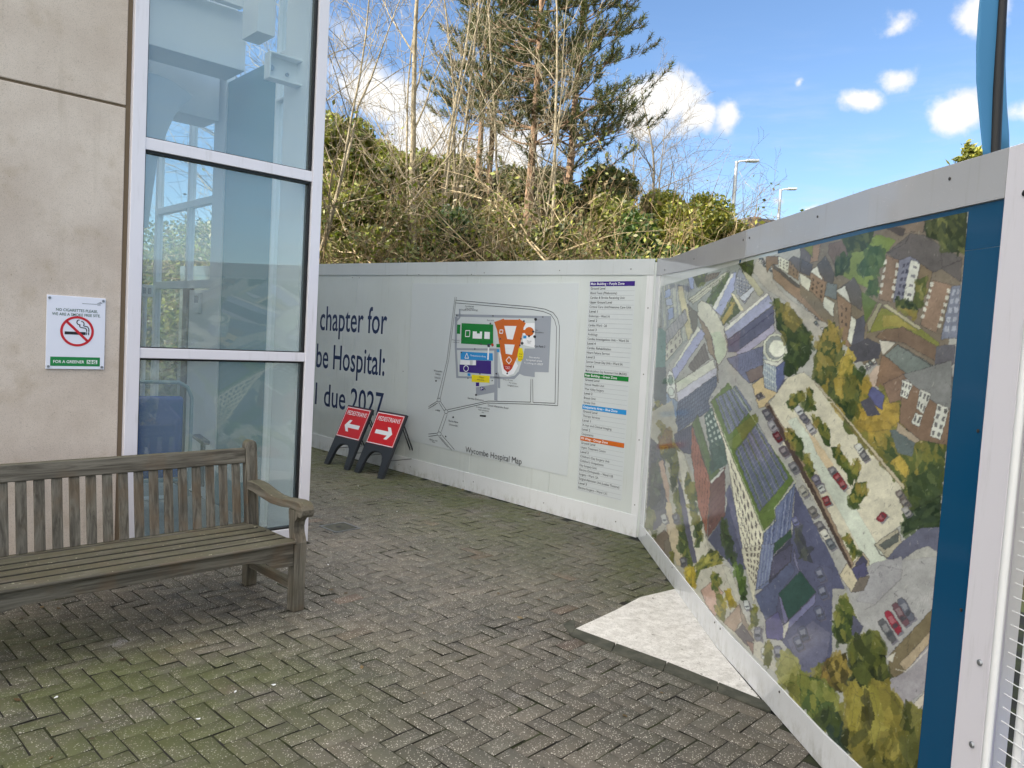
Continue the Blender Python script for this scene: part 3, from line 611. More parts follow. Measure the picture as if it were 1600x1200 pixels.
    for pts in ([(20,90),(90,35),(105,80),(40,160),(10,130)], [(120,60),(140,20),(162,40),(150,150),(110,170)], [(140,190),(180,230),(240,260),(270,310),(265,390),(230,380),(190,280)], [(0,270),(60,320),(100,370),(100,470),(60,440),(0,330)], [(105,470),(130,455),(175,540),(150,590),(110,530)], [(270,390),(330,395),(360,460),(420,560),(410,640),(370,560),(290,460)], [(400,540),(440,460),(452,560),(425,620)], [(390,700),(420,620),(490,610),(505,680),(420,790),(385,750)], [(370,970),(400,955),(440,1060),(415,1080)]):
        leaf(pts, [(62,80,42),(92,104,46),(126,124,52),(146,128,60)], 16, (10, 20))
    for x, y, c, r in ((72,165,(186,190,196),.9),(105,215,(92,90,104),.9),(145,275,(170,168,176),1),(450,400,(196,198,196),1),(480,450,(92,92,98),1),(285,545,(120,116,124),1),(315,585,(140,44,52),1),(345,630,(140,44,52),1),(205,640,(196,200,200),1.1),(180,600,(110,106,130),1.1),(245,730,(128,40,48),1.1),(590,830,(140,44,56),-.9),(705,690,(110,100,98),.9),(735,740,(104,96,94),.9),(745,795,(150,148,150),.9)):
        p.car(x, y, c, 62, 44, r)
    for x, y, c in ((100,670,(150,148,140)),(160,800,(100,96,96)),(205,890,(96,94,102)),(235,940,(196,194,186)),(270,1000,(92,100,112)),(40,520,(110,110,120)),(-20,420,(96,90,100)),(-60,330,(96,30,40)),(-95,260,(150,150,160)),(-125,190,(90,88,100))): p.car(x, y, c, 70, 46, 1.0)
    # ---- R3: left foreground
    p.src(1000, 620, 4)
    P([(60,100),(200,20),(250,300),(360,560),(420,900),(640,1200),(60,1200),(30,820)], (174,170,158), 0)
    P([(60,250),(150,330),(170,600),(160,760),(100,830),(35,830)], (92,92,104), .2); p.bars([(60,300),(140,330),(150,700),(40,760)], 9, (66,68,84), 1.4, .6); p.bars([(60,300),(140,330),(150,700),(40,760)], 8, (126,126,128), 1.2, .5, False)
    leaf([(70,420),(120,400),(130,640),(60,700)], [(84,84,86),(98,106,92)], 20, (10, 20)); leaf([(40,700),(90,720),(80,830),(30,820)], [(110,114,70),(128,124,80)], 12, (10, 18))
    P([(115,410),(140,390),(180,560),(185,900),(160,960),(170,660)], (196,166,148), .2); P([(160,660),(190,660),(240,850),(280,1060),(230,1050),(175,900)], (204,186,156), .2)
    P([(80,890),(150,830),(180,870),(170,980),(110,940)], (122,104,94)); P([(150,900),(180,880),(210,1060),(150,1020)], (118,106,98)); leaf([(70,840),(110,830),(100,890)], [(96,102,50)], 6, (8, 14))
    leaf([(130,170),(170,200),(240,340),(240,500),(200,600),(185,420),(130,330)], [(66,76,48),(104,106,56),(136,126,62)], 50, (12, 22), 1.5); leaf([(220,560),(250,600),(300,900),(330,1040),(300,1060),(250,960),(230,760)], [(62,82,46),(92,104,50),(120,118,56)], 50, (12, 24), 1.5)
    P([(230,480),(280,620),(330,900),(360,1040),(330,1040),(290,880),(250,640)], (98,98,124), .2); P([(230,330),(275,360),(330,560),(420,920),(430,960),(360,1060),(300,760),(260,540)], (200,196,182), .2)
    leaf([(290,470),(340,560),(350,700),(385,880),(360,920),(320,720),(280,540)], [(60,80,46),(100,108,50),(130,126,54)], 40, (12, 22), 1.5)
    leaf([(160,200),(200,215),(200,300),(110,300),(120,270)], [(120,90,62),(140,116,70)], 10, (8, 16)); leaf([(190,980),(215,970),(210,1050),(180,1030)], [(120,118,60)], 6, (8, 14)); p.car(268, 1030, (98,96,110), 60, 34, 1.5); p.car(222, 760, (96,98,112), 60, 34, 1.3); p.car(150, 760, (186,188,188), 60, 34, 1.3)
    leaf([(285,1090),(330,1060),(345,1130),(320,1190),(290,1170)], [(170,148,40),(196,172,40),(206,180,52)], 14, (12, 22)); leaf([(360,1050),(440,950),(520,1000),(470,1090),(390,1200),(330,1180)], [(60,76,42),(96,106,46),(150,144,60),(170,164,70)], 60, (10, 20), -.7)
    # facade below the far wing
    P([(215,230),(330,170),(330,360),(270,350),(220,290)], (86,88,112)); p.bars([(220,235),(330,175),(328,340),(230,300)], 8, (60,64,92), 1.4)
    # brick block
    P([(325,170),(360,110),(440,380),(500,460),(440,535)], (104,122,84)); P([(345,150),(365,120),(450,440),(500,460),(440,520)], (94,116,74), .3)
    P([(400,120),(450,60),(540,330),(545,420),(445,470),(440,370)], (84,108,104), .2); p.grid([(400,130),(450,70),(530,300),(450,330)], 3, 6, (196,210,204), .5, .5); leaf([(440,330),(530,290),(545,410),(460,470)], [(64,90,84),(74,100,92)], 12, (12, 24))
    P([(322,175),(440,535),(415,870),(365,690),(318,350)], (168,104,86)); p.grid([(325,190),(435,540),(415,840),(322,350)], 7, 9, (108,66,62), .35, .55)
    P([(440,535),(530,430),(530,740),(420,880)], (118,84,84)); p.bars([(445,540),(528,440),(525,730),(425,860)], 7, (84,58,72), 1.4, .5, False); P([(440,525),(520,445),(528,455),(445,545)], (206,208,204), .4)
    P([(420,890),(530,740),(560,560),(640,960),(660,1080),(600,1080),(480,960)], (84,88,118), .3); leaf([(505,780),(540,800),(600,1040),(580,1060),(520,900)], [(56,72,56),(72,90,56)], 24, (12, 24), 1.4); P([(530,600),(560,540),(650,900),(640,1000)], (98,100,132), .2)
    # long main block with panelled roof
    P([(440,30),(550,-90),(960,520),(840,700),(850,760),(770,840),(540,290)], (100,124,66), .6, 2)
    for Q in ([(470,10),(600,-70),(700,75),(555,240)], [(592,340),(735,160),(925,505),(745,720)]):
        P(Q, (104,112,140), .5); p.bars(Q, 5, (110,130,72), 3.4, .95); p.bars(Q, 5, (62,68,92), 1.2, .8); p.bars(Q, 16, (150,156,186), .9, .5, False); p.bars(Q, 4, (176,180,206), 2.2, .3)
    P([(540,290),(740,120),(740,150),(600,320),(585,330)], (108,126,62), .3); P([(600,190),(720,100),(740,140),(640,270)], (122,128,66), .2); P([(745,730),(830,690),(850,760),(775,830)], (106,130,68), .3)
    L([(440,30),(775,845),(850,770),(838,700),(970,530),(950,500)], (196,204,170), 2.2, .8); L([(550,-95),(965,520)], (188,200,160), 1.8, .7)
    P([(440,25),(540,290),(770,845),(745,1200),(690,1200),(640,950),(575,580),(530,300),(470,140)], (222,218,198)); p.grid([(552,350),(765,860),(725,1200),(650,960)], 8, 6, (84,80,80), .46, .56); p.bars([(455,60),(540,300),(530,300),(440,60)], 7, (120,124,110), 1.4)
    P([(775,850),(850,775),(840,705),(970,535),(940,820),(830,960),(800,1200),(740,1200)], (112,124,164)); p.bars([(775,860),(965,550),(930,830),(745,1190)], 7, (70,78,122), 2.2, .8); p.bars([(775,860),(965,550),(930,830),(745,1190)], 5, (176,184,206), 1.6, .6)
    P([(835,920),(940,830),(950,870),(830,990)], (62,92,76))
    # blue shade to the right of the block
    P([(970,560),(1200,1010),(1280,1200),(800,1200),(830,1000),(950,870)], (84,88,122), .3, 2); P([(835,1000),(940,890),(945,1020),(800,1170)], (70,72,96)); P([(800,1180),(945,1030),(990,1090),(900,1200)], (92,94,136))
    leaf([(970,850),(1000,830),(1080,1040),(1060,1080),(1000,960)], [(66,70,84),(80,86,84)], 16, (14, 26)); p.car(970, 775, (96,100,150), 60, 40, 1.1); p.car(1120, 1110, (88,92,146), 80, 56, 1.1)
    # ---- R5: bottom middle
    p.src(1080, 850, 4)
    P([(0,300),(60,160),(200,120),(300,380),(400,560),(640,900),(400,700)], (188,184,172), 0)
    P([(60,290),(130,230),(200,300),(150,450),(90,380)], (186,150,136)); leaf([(155,310),(190,310),(220,420),(200,490),(160,440)], [(110,112,60),(170,152,50)], 14, (10, 20), 1.4); leaf([(205,290),(240,285),(265,390),(240,400)], [(150,132,40),(180,156,44)], 10, (10, 18), 1.3); leaf([(120,190),(170,180),(180,260),(130,290)], [(76,92,44),(130,128,54)], 12, (10, 18)); p.leaf([(0,150),(15,130),(20,260),(0,270)], [(180,156,40)], 5, (10, 18))
    P([(200,490),(300,370),(320,470),(270,550)], (160,138,122)); P([(300,380),(380,560),(390,610),(320,510)], (140,126,114)); P([(270,550),(320,500),(390,600),(350,640)], (112,106,112)); P([(340,600),(390,620),(385,690)], (150,122,114)); P([(195,130),(240,150),(310,340),(290,370),(230,240)], (190,188,176), .3)
    leaf([(275,130),(310,140),(350,300),(330,350),(290,270)], [(50,74,40),(80,110,44),(96,126,50)], 24, (10, 20), 1.4); leaf([(365,400),(410,390),(415,500),(375,520)], [(84,94,48),(128,128,56)], 12, (10, 20)); p.car(345, 380, (180,186,190), 60, 36, 1.3); p.car(415, 560, (112,114,132), 86, 44, 1.6); p.car(540, 680, (110,112,130), 90, 44, 1.5); p.car(455, 680, (190,190,190), 70, 36, 1.5); leaf([(470,620),(500,610),(495,760),(450,760)], [(96,100,54),(130,126,66)], 16, (12, 22), 1.5)
    P([(310,30),(440,0),(390,370),(350,200)], (200,196,176), .4); p.grid([(330,20),(440,0),(400,280),(360,200)], 4, 6, (92,86,84), .5, .6); P([(440,0),(520,0),(490,220),(400,290)], (104,116,156)); p.bars([(440,0),(520,0),(490,220),(405,290)], 4, (160,170,196), 1.8, .6)
    P([(400,320),(650,90),(880,150),(880,760),(720,860),(640,700),(530,560),(460,470)], (86,90,124), .3, 2); P([(400,330),(620,110),(650,170),(550,310),(530,430),(460,470)], (80,88,124), .5); P([(510,80),(630,0),(620,110),(490,220)], (76,76,104)); P([(640,30),(680,170),(750,280),(730,270),(640,110)], (112,114,152))
    P([(545,310),(680,168),(780,300),(605,475)], (52,86,82), .7); P([(605,480),(780,310),(770,370),(600,540)], (112,114,158)); P([(460,480),(540,420),(600,560),(560,600),(470,590)], (96,94,146)); P([(545,320),(560,330),(605,470),(580,500)], (116,116,160)); P([(575,510),(610,480),(600,540),(570,600)], (196,194,186), .2); P([(600,600),(760,480),(870,560),(850,700),(720,850),(660,740)], (110,112,142), .2)
    for x, y in ((805,190),(820,300),(800,430),(700,560),(670,620)): p.car(x, y, (92,98,128), 90, 50, 1.2)
    leaf([(520,800),(590,700),(640,720),(710,850),(700,960),(620,920),(560,860)], [(124,128,62),(150,150,80),(166,164,92)], 40, (16, 32)); leaf([(600,900),(720,850),(880,760),(880,1200),(790,1110),(690,1000)], [(50,66,44),(84,98,46),(116,118,54),(140,134,60)], 90, (18, 40), 1.5); leaf([(840,720),(880,700),(880,900),(800,860)], [(110,92,50),(150,126,56)], 14, (14, 28))
    # ---- R6: bottom right
    p.src(1250, 880, 3.75)
    P([(240,90),(420,0),(800,-40),(720,900),(500,760),(520,520),(380,400)], (164,164,168), .2, 2); P([(420,0),(600,-40),(590,90),(440,240),(330,220)], (152,152,160), .2); L([(420,60),(470,10),(600,40),(590,90),(440,240),(380,270)], (110,108,112), 1.2, .6)
    P([(230,70),(270,0),(350,80),(300,170)], (196,186,160)); P([(300,30),(380,-10),(400,60),(340,110)], (74,74,112)); P([(300,170),(345,85),(410,70),(370,160)], (112,104,98))
    P([(520,540),(780,260),(760,420),(620,640),(520,680)], (116,104,78)); P([(580,590),(760,400),(755,470),(620,630)], (176,158,132)); P([(510,700),(620,630),(750,480),(730,740),(600,850),(520,760)], (150,146,156), .3); L([(560,620),(620,635),(750,500)], (210,206,198), 2.4); P([(650,840),(730,750),(725,830),(680,860)], (196,188,176)); P([(490,560),(560,520),(540,580)], (200,196,186), .2)
    p.bars([(640,330),(780,190),(790,130),(690,230)], 6, (206,206,206), 1, .5)
    for x, y, c in ((510,395,(86,88,96)),(545,345,(150,40,60)),(590,300,(104,72,84)),(620,270,(96,100,118))): p.car(x, y, c, 150, 44, 1.02)
    leaf([(200,350),(250,190),(310,260),(300,440),(220,470)], [(52,68,40),(88,104,48),(124,126,56)], 34, (16, 30), 1.4); P([(310,300),(370,370),(340,440),(300,420)], (86,88,112), .2)
    leaf([(290,470),(360,430),(420,400),(500,470),(505,720),(440,790),(350,770),(300,680)], [(36,46,30),(58,68,36),(86,96,44),(108,112,50)], 90, (20, 40), 1.45); leaf([(150,590),(270,520),(280,640),(240,760),(180,680)], [(78,72,40),(120,108,52),(156,136,62)], 36, (16, 34), 1.4); leaf([(0,650),(120,680),(200,740),(250,900),(180,960),(90,900),(0,820)], [(70,92,46),(110,122,54),(132,136,62)], 60, (18, 36), 1.5)
    leaf([(90,910),(240,860),(280,1080),(300,1120),(200,1020)], [(40,58,52),(50,66,46),(70,84,44)], 40, (18, 36), 1.5)
    leaf([(260,900),(290,680),(350,780),(400,740),(500,740),(590,850),(720,880),(690,1500),(560,1600),(300,1120)], [(50,56,32),(76,78,38),(104,100,44),(128,118,50),(150,138,58)], 420, (16, 46), 1.5)
    leaf([(320,770),(370,790),(330,960),(300,950)], [(138,128,50),(156,146,60)], 16, (18, 40), 1.5); leaf([(390,760),(430,760),(470,960),(430,1100)], [(140,134,56),(158,150,66)], 20, (20, 44), 1.5); leaf([(600,860),(720,890),(700,1300),(640,1300)], [(62,70,38),(86,90,44),(110,108,50)], 50, (24, 50), 1.5); leaf([(370,790),(400,780),(410,960),(380,880)], [(70,70,36)], 8, (18, 34), 1.5)
    # fine pen and brush flicks all over
    p.src(1000, 315, 1)
    for k in range(2600):
        x, y = p.rs.uniform(5, 530), p.rs.uniform(5, 900); a = p.rs.choice([1.0, 1.45, -.6, -1.2, 1.7])+p.rs.normal(0, .25); l = p.rs.uniform(1.5, 7)
        L([(x, y), (x+l*math.cos(a), y+l*math.sin(a))], (40, 40, 44) if k % 3 else (214, 212, 196), p.rs.uniform(.6, 1.3), p.rs.uniform(.2, .5))
    return p, p.finish()

# ---------------------------------------------------------------- where the walls stand
C0 = np.array([-1.60, 6.15]); WD = np.array([.7314, .6820]); WI = np.array([-.6820, .7314]); WRZ = math.atan2(.6820, .7314)   # building corner, along the front, into the building
B0 = np.array([1.24, 6.93]); BU = np.array([.6970, -.7171])                                                                 # back boards run from the corner away to the left
RW = [np.array(a) for a in [(1.24, 6.93), (1.31, 4.48), (1.43, 3.2), (1.54, 2.5), (1.72, 1.3)]]                             # right boards, corner to near end
FB = Frame(B0, BU); FW = Frame(C0, WD)
def smoothstep(a, b, x):
    t = np.clip((x-a)/(b-a), 0, 1); return t*t*(3-2*t)
def terrain(x, y):
    h = 4.2*smoothstep(15, 34, y)*(1-smoothstep(3, 22, x-.15*(y-15)))+.9*smoothstep(16, 60, y)
    h = h+5*smoothstep(40, 130, y)*(1-smoothstep(-10, 30, x-.1*y))
    return h+.18*np.sin(x*.7+y*.3)*smoothstep(15, 20, y)
def tz(x, y): return float(terrain(np.float64(x), np.float64(y)))

# ground sheet to the horizon, rising to a wooded bank beyond the boards
gx = np.concatenate([np.linspace(-900, -60, 14), np.linspace(-50, 70, 81), np.linspace(80, 900, 14)]); gy = np.concatenate([np.linspace(-900, -20, 10), np.linspace(-10, 90, 67), np.linspace(100, 1500, 18)])
GX, GY = np.meshgrid(gx, gy); GZ = terrain(GX, GY)-.03
V = np.stack([GX.ravel(), GY.ravel(), GZ.ravel()], 1); nx_ = len(gx); i_, j_ = np.meshgrid(np.arange(len(gy)-1), np.arange(nx_-1), indexing='ij'); k_ = (i_*nx_+j_).ravel()
tag(raw_mesh('ground', V, np.stack([k_, k_+1, k_+nx_+1, k_+nx_], 1), M['ground'], smooth=True), kind='structure')

def inside(poly, x, y):
    r = False; n = len(poly)
    for i in range(n):
        (ax, ay), (bx, by) = poly[i], poly[(i+1) % n]
        if (ay > y) != (by > y) and x < (bx-ax)*(y-ay)/(by-ay)+ax: r = not r
    return r
# paving: sand bed and herringbone blocks
slab_q = [tuple(on_ground(*q)) for q in ((905, 984), (960, 960), (1000, 939), (1042, 928), (1100, 985), (1190, 1090), (1120, 1062), (1040, 1030), (960, 1001))]
far = B0-BU*12
court = [tuple(C0-WD*9), tuple(C0), tuple(C0+WI*6.5), tuple(far), tuple(B0), (1.31, 4.48), (1.43, 3.2), (1.54, 2.5), (1.75, 1.0), (1.9, -2), (-7, -3)]
mb = MB(); mb.add([(-14, -9, -.007), (6, -9, -.007), (6, 4, -.007), (1.5, 7, -.007), (-8, 16, -.007), (-14, 16, -.007)], [(0, 1, 2, 3, 4, 5)])
tag(mb.build('paving_bed', M['joint']), kind='structure')
th = .0255; m_ = .1421/math.sqrt(2); o_ = on_ground(441.0, 1058.0)
ah = np.array([math.cos(th+R(45)), math.sin(th+R(45))]); bh = np.array([math.cos(th-R(45)), math.sin(th-R(45))])
V = []; Q = []; Cc = []; js = .0030; bv = .0055
tones = np.array([lin(95, 93, 84)[:3], lin(89, 87, 79)[:3], lin(100, 96, 87)[:3], lin(92, 88, 79)[:3], lin(86, 83, 76)[:3]])*.82
for p in range(-70, 110):
    for q in range(-48, 48):
        for kind in (0, 1):
            x0, y0 = p+2*q, p-2*q
            x0, x1, y0, y1 = (x0, x0+2, y0, y0+1) if kind == 0 else (x0+2, x0+3, y0-1, y0+1)
            c = o_+m_*(ah*(x0+x1)/2+bh*(y0+y1)/2)
            if not (-6.8 < c[0] < 2 and 1.0 < c[1] < 13): continue
            if not inside(court, c[0], c[1]) or inside(slab_q, c[0], c[1]): continue
            a0, a1, b0, b1 = x0*m_+js, x1*m_-js, y0*m_+js, y1*m_-js
            dz = RS.uniform(-.002, .002); tl = RS.normal(0, .002, 2); rot = RS.normal(0, .006)
            k = len(V); cx, cy = (a0+a1)/2, (b0+b1)/2
            for ins, z in ((0, -.006), (bv, 0)):
                for a, b in ((a0+ins, b0+ins), (a1-ins, b0+ins), (a1-ins, b1-ins), (a0+ins, b1-ins)):
                    da, db = a-cx, b-cy; a, b = cx+da-rot*db, cy+db+rot*da
                    w_ = o_+ah*a+bh*b
                    V.append((w_[0], w_[1], z+dz+tl[0]*np.sign(da)+tl[1]*np.sign(db)))
            Q += [(k+4, k+7, k+6, k+5)]+[(k+i, k+4+i, k+4+(i+1) % 4, k+(i+1) % 4) for i in range(4)]
            t = tones[RS.randint(5)]*RS.uniform(.84, 1.12)
            if RS.rand() < .015: t = t*np.array([1.2, .95, .88])
            Cc += [t]*5
po = raw_mesh('paving', V, Q, M['paving'], col=np.array(Cc))
bm = bmesh.new(); bm.from_mesh(po.data); bmesh.ops.recalc_face_normals(bm, faces=bm.faces); bm.to_mesh(po.data); bm.free()
if po.data.polygons[0].normal.z < 0: po.data.flip_normals()
tag(po, kind='structure')
# the pale triangle of concrete by the boards with its edging kerb
g = on_ground
sl_ = [g(897, 984), g(960, 955), g(1000, 934), g(1042, 924), np.array([1.275, 5.52]), np.array([1.30, 4.48]), np.array([1.36, 3.75]), g(1196, 1099), g(1120, 1068), g(1040, 1036), g(960, 1007)]
mb = MB(); mb.prism([tuple(q) for q in sl_], -.03, .0055, lambda u, v, w_: (u, v, w_)); tag(mb.build('concrete_slab', M['slab'], bevel=.003), kind='structure')
kp = [g(862, 972), g(918, 950), g(899, 983), g(962, 1006), g(1042, 1035), g(1122, 1067), g(1200, 1099), g(1212, 1108), g(1200, 1112), g(1120, 1082), g(1036, 1049), g(955, 1019), g(893, 994)]
kx = [(880, 977, 893, 994, 899, 983, 897, 968), (893, 994, 955, 1019, 962, 1006, 899, 983), (956, 1019.5, 1036, 1049, 1042, 1035, 963, 1006.5), (1037, 1049.5, 1120, 1082, 1122, 1067, 1043, 1035.5), (1121, 1082.5, 1204, 1113, 1206, 1101, 1123, 1067.5)]
mb = MB()
for e in kx: mb.prism([tuple(g(e[i], e[i+1])) for i in (0, 2, 4, 6)], -.04, .0075, lambda u, v, w_: (u, v, w_))
tag(mb.build('kerb_edging', M['kerb'], bevel=.004), kind='structure')

# ---------------------------------------------------------------- hospital building (origin at its front corner; x along the front, y into the building)
hb = thing('hospital_building', 'pale concrete hospital building with a tall glazed corner bay', 'building', (C0[0], C0[1], 0), rz=WRZ)
def bpart(name, boxes, material, parent=None, bevel=0, label=None):
    mb = MB()
    for b in boxes: mb.box(*b)
    o = mb.build(name, M[material], parent or hb, bevel=bevel)
    if label: o['label'] = label
    return o
xs = [-1.43, -4.9, -8.4, -11.9, -15.4, -18.9, -22.4, -26]
for i in range(7):
    for z0, z1 in ((.0, 3.132), (3.148, 6.28 if i else 4.78), (6.30, 9.4), (9.42, 12.6))[:4 if i else 2]:
        bpart('concrete_panel', [(xs[i+1]+.012, xs[i]-.004, 0, .22, z0, z1)], 'concrete', bevel=.006)
bpart('joint_sealant', [(-26, -1.434, .012, .02, 3.132, 3.148), (-1.434, -1.404, .012, .2, 0, 4.78)], 'seam')
bpart('side_wall', [(-.2, 0, 9.1, 14, 0, 4.78), (-5.1, -4.9, .22, 14, 4.9, 12.6)], 'concrete')
bpart('added_bay_roof', [(-4.9, 0, .08, .16, 4.78, 4.9), (-4.9, 0, 9.0, 9.14, 4.78, 4.9), (-4.9, 0, 4.5, 4.58, 4.78, 4.9), (-4.9, 0, 6.7, 6.78, 4.78, 4.9), (-4.9, 0, 2.3, 2.38, 4.78, 4.9), (-.09, 0, .16, 9.0, 4.78, 4.9), (-2.5, -2.4, .16, 9.0, 4.78, 4.9), (-4.9, -4.8, .16, 9.0, 4.78, 4.9)], 'frame')  # unseen roof frame and glass below, added to light the bay from above
bpart('added_roof_pane', [(-4.8, -.09, .16, 9.0, 4.82, 4.83)], 'glass2')
bpart('rear_wall', [(-26, -5.1, 13.8, 14, 0, 12.6), (-5.1, -.2, 13.8, 14, 0, 4.78), (-26, -25.8, .22, 13.8, 0, 12.6)], 'concrete')
bpart('roof', [(-26.2, -4.9, -.2, 14.2, 12.6, 12.9), (-4.9, .2, 9.14, 14.2, 4.78, 5.0)], 'greypanel')
# glazed bay
fr = bpart('window_frame', [(-1.402, -1.315, -.035, .08, .03, 4.78), (-.085, 0, -.035, .085, .03, 4.78), (-1.315, -.085, -.028, .07, 2.885, 2.965), (-1.315, -.085, -.028, .07, 1.482, 1.552), (-1.315, -.085, -.028, .07, .05, .15), (-1.315, -.085, -.028, .07, 4.62, 4.78)], 'frame', bevel=.004)
bpart('gasket', [(-.103, -.086, -.012, .05, .15, 4.62), (-1.314, -1.306, -.012, .05, .15, 4.62), (-1.305, -.104, -.012, .05, 2.868, 2.884), (-1.305, -.104, -.012, .05, 1.468, 1.481), (-1.305, -.104, -.012, .05, .151, .162), (-1.305, -.104, -.012, .04, 2.966, 2.972), (-1.305, -.104, -.012, .04, 1.553, 1.559)], 'gasket', fr)
for z0, z1 in ((.162, 1.468), (1.559, 2.868), (2.972, 4.62)): bpart('window_pane', [(-1.306, -.103, .018, .024, z0, z1)], 'glass', fr)
sf = bpart('side_frame', [(-.09, -.03, .11, .50, .0, 4.78), (-.085, -.02, .50, .52, 0, 4.78), (-.085, -.02, .655, .675, 0, 4.78), (-.1, -.02, 1.66, 1.92, 0, 4.78), (-.085, -.02, 2.55, 2.61, 2.1, 4.78), (-.085, -.02, 3.5, 3.58, 0, 4.78), (-.085, -.02, 5.8, 5.88, 0, 4.78), (-.085, -.02, 7.2, 7.28, 0, 4.78), (-.085, -.02, 8.9, 9.05, 0, 4.78), (-.085, -.02, 1.92, 3.5, 2.08, 2.16), (-.085, -.02, 1.92, 3.5, 2.9, 2.97), (-.085, -.02, 4.5, 4.6, 0, 4.78), (-.085, -.02, .52, .655, 3.98, 4.02), (-.085, -.02, .52, .655, 3.62, 3.64)], 'white', bevel=.003)
bpart('side_pane', [(-.055, -.05, .52, .655, .05, 4.78), (-.055, -.05, 1.92, 4.5, 2.16, 4.78), (-.055, -.05, 2.62, 3.5, .05, 2.08), (-.055, -.05, 3.58, 4.5, .05, 2.08), (-.055, -.05, 4.6, 9.0, .05, 4.78)], 'glass2', sf)
bpart('spandrel_panel', [(-.085, -.03, .675, 1.66, 0, 3.98)], 'tealpanel', sf)
bpart('door', [(-.08, -.035, 1.95, 2.48, .02, 2.06)], 'white'); bpart('door_frame', [(-.1, -.03, 2.49, 2.61, .0, 2.08)], 'brownframe')
bpart('floor', [(-4.9, -.1, .25, 9.0, -.02, .02)], 'vinylfloor')
bpart('inner_wall', [(-4.9, -.2, 9.01, 9.09, .02, 4.77), (-4.9, -4.8, .22, 9.0, .02, 4.77)], 'white')
bpart('bulkhead', [(-4, -.17, 1.1, 1.5, 3.94, 4.43), (-4, -.24, 1.0, 1.08, 4.43, 4.62)], 'white', bevel=.004)
bpart('ceiling_beam', [(-4, -.14, 1.72, 2.1, 3.62, 4.25)], 'white', bevel=.004)
bpart('ceiling_beam', [(-.25, -.095, .7, 1.0, 4.16, 4.62)], 'white', bevel=.004)
mb = MB()                                                            # swept white fin hanging in the bay
fin = [(-1.9, 3.72), (-.98, 3.74), (-.86, 3.75), (-.74, 3.73), (-.63, 3.68), (-.57, 3.64), (-.60, 3.60), (-.66, 3.55), (-.72, 3.44), (-.78, 3.28), (-.84, 3.06), (-.87, 2.8), (-.9, 2.5), (-1.0, 2.5), (-1.9, 2.5)]
mb.prism(fin, 1.2, 1.26, lambda u, v, w_: (u, w_, v)); mb.build('curved_fin', M['greypanel'], hb)
bk = bpart('steel_bracket', [(-.36, -.35, .2, .3, 3.66, 3.86), (-.35, -.09, .29, .3, 3.66, 3.86), (-.35, -.09, .2, .29, 3.66, 3.672), (-.35, -.09, .2, .29, 3.848, 3.86)], 'white', bevel=.002)
mb = MB(); mb.tube([(-.31, .285, 3.76), (-.31, .272, 3.76)], .022, 10); mb.tube([(-.18, .285, 3.74), (-.18, .265, 3.74)], .014, 8); mb.build('bolt', M['steel'], bk)

def wall_thing(name, label, cat, s, d, z):                            # a thing fixed at a place of the building
    q = C0+WD*s+WI*d; return thing(name, label, cat, (q[0], q[1], z), rz=WRZ)
t = wall_thing('thermostat', 'small white wall controller with a grey display beside the glazed bay door', 'thermostat', -.115, 2.2, 1.93)
mb = MB(); mb.box(0, .03, -.07, .07, -.1, .1); mb.build('casing', M['white'], t, bevel=.004); mb = MB(); mb.box(-.004, -.0005, -.045, .045, .0, .07); mb.build('display', M['pgrey'], t)
t = wall_thing('wall_socket', 'white double socket box inside the glazed bay near the concrete wall', 'socket', -.9, 1.2, 1.98)
mb = MB(); mb.box(-.05, .05, -.02, .0, -.05, .05); mb.box(-.012, .012, .0, .06, -1.98, .05); mb.build('casing', M['white'], t, bevel=.004); mb = MB(); mb.box(-.032, -.008, -.026, -.0205, -.025, .025); mb.box(.008, .032, -.026, -.0205, -.025, .025); mb.build('switch', M['pgrey'], t, bevel=.002)

# patient chair standing inside the bay
ch = wall_thing('patient_chair', 'blue high-backed patient chair with grey tube frame behind the window glass', 'chair', -.82, 1.0, .02); ch.rotation_euler.z = WRZ+R(-10)
mb = MB(); mb.box(-.24, .17, -.03, .04, .56, 1.10); mb.build('backrest', M['chairblue'], ch, bevel=.05, segs=4, smooth=True)
mb = MB(); mb.box(-.24, .2, .05, .5, .40, .49); mb.build('seat', M['chairblue'], ch, bevel=.025)
mb = MB()
loop = [(-.3, .06, .2), (-.3, .06, 1.08), (-.27, .06, 1.17), (-.2, .06, 1.21), (.14, .06, 1.21), (.21, .06, 1.17), (.245, .06, 1.08), (.245, .06, .3)]
mb.tube(loop, .016, 10); mb.tube([(-.3, .06, .38), (.245, .06, .38)], .014, 8); mb.tube([(.245, .06, .36), (.245, .52, .36)], .014, 8); mb.tube([(-.3, .06, .36), (-.3, .52, .36)], .014, 8); mb.build('tube_frame', M['tubegrey'], ch, smooth=True)
for sx in (-.36, .36):
    mb = MB(); mb.box(sx-.035, sx+.035, .0, .42, .68, .72); a = mb.build('armrest', M['blackplastic'], ch, bevel=.012)
    mb = MB(); mb.box(sx-.018, sx+.018, .1, .14, .3, .68); mb.build('arm_post', M['gasket'], a, bevel=.004)
for sx in (-.3, .3):
    mb = MB(); mb.tube([(sx, .06, .36), (sx, .02, .12)], .014, 8); mb.tube([(sx, .52, .36), (sx+.04, .6, .12)], .014, 8); mb.build('leg', M['tubegrey'], ch, smooth=True)
    for yy, r_ in ((.02, .09), (.6, .06)):
        mb = MB(); mb.tube([(sx-.015, yy, r_), (sx+.015, yy, r_)], r_, 16); wh = mb.build('wheel', M['blackplastic'], ch, bevel=.01)
        mb = MB(); mb.tube([(sx-.02, yy, r_), (sx+.02, yy, r_)], r_*.6, 14); mb.build('hub', M['tubegrey'], wh)
mb = MB(); mb.box(-.2, .2, .56, .72, .1, .115); mb.build('footrest', M['greypanel'], ch, bevel=.004)

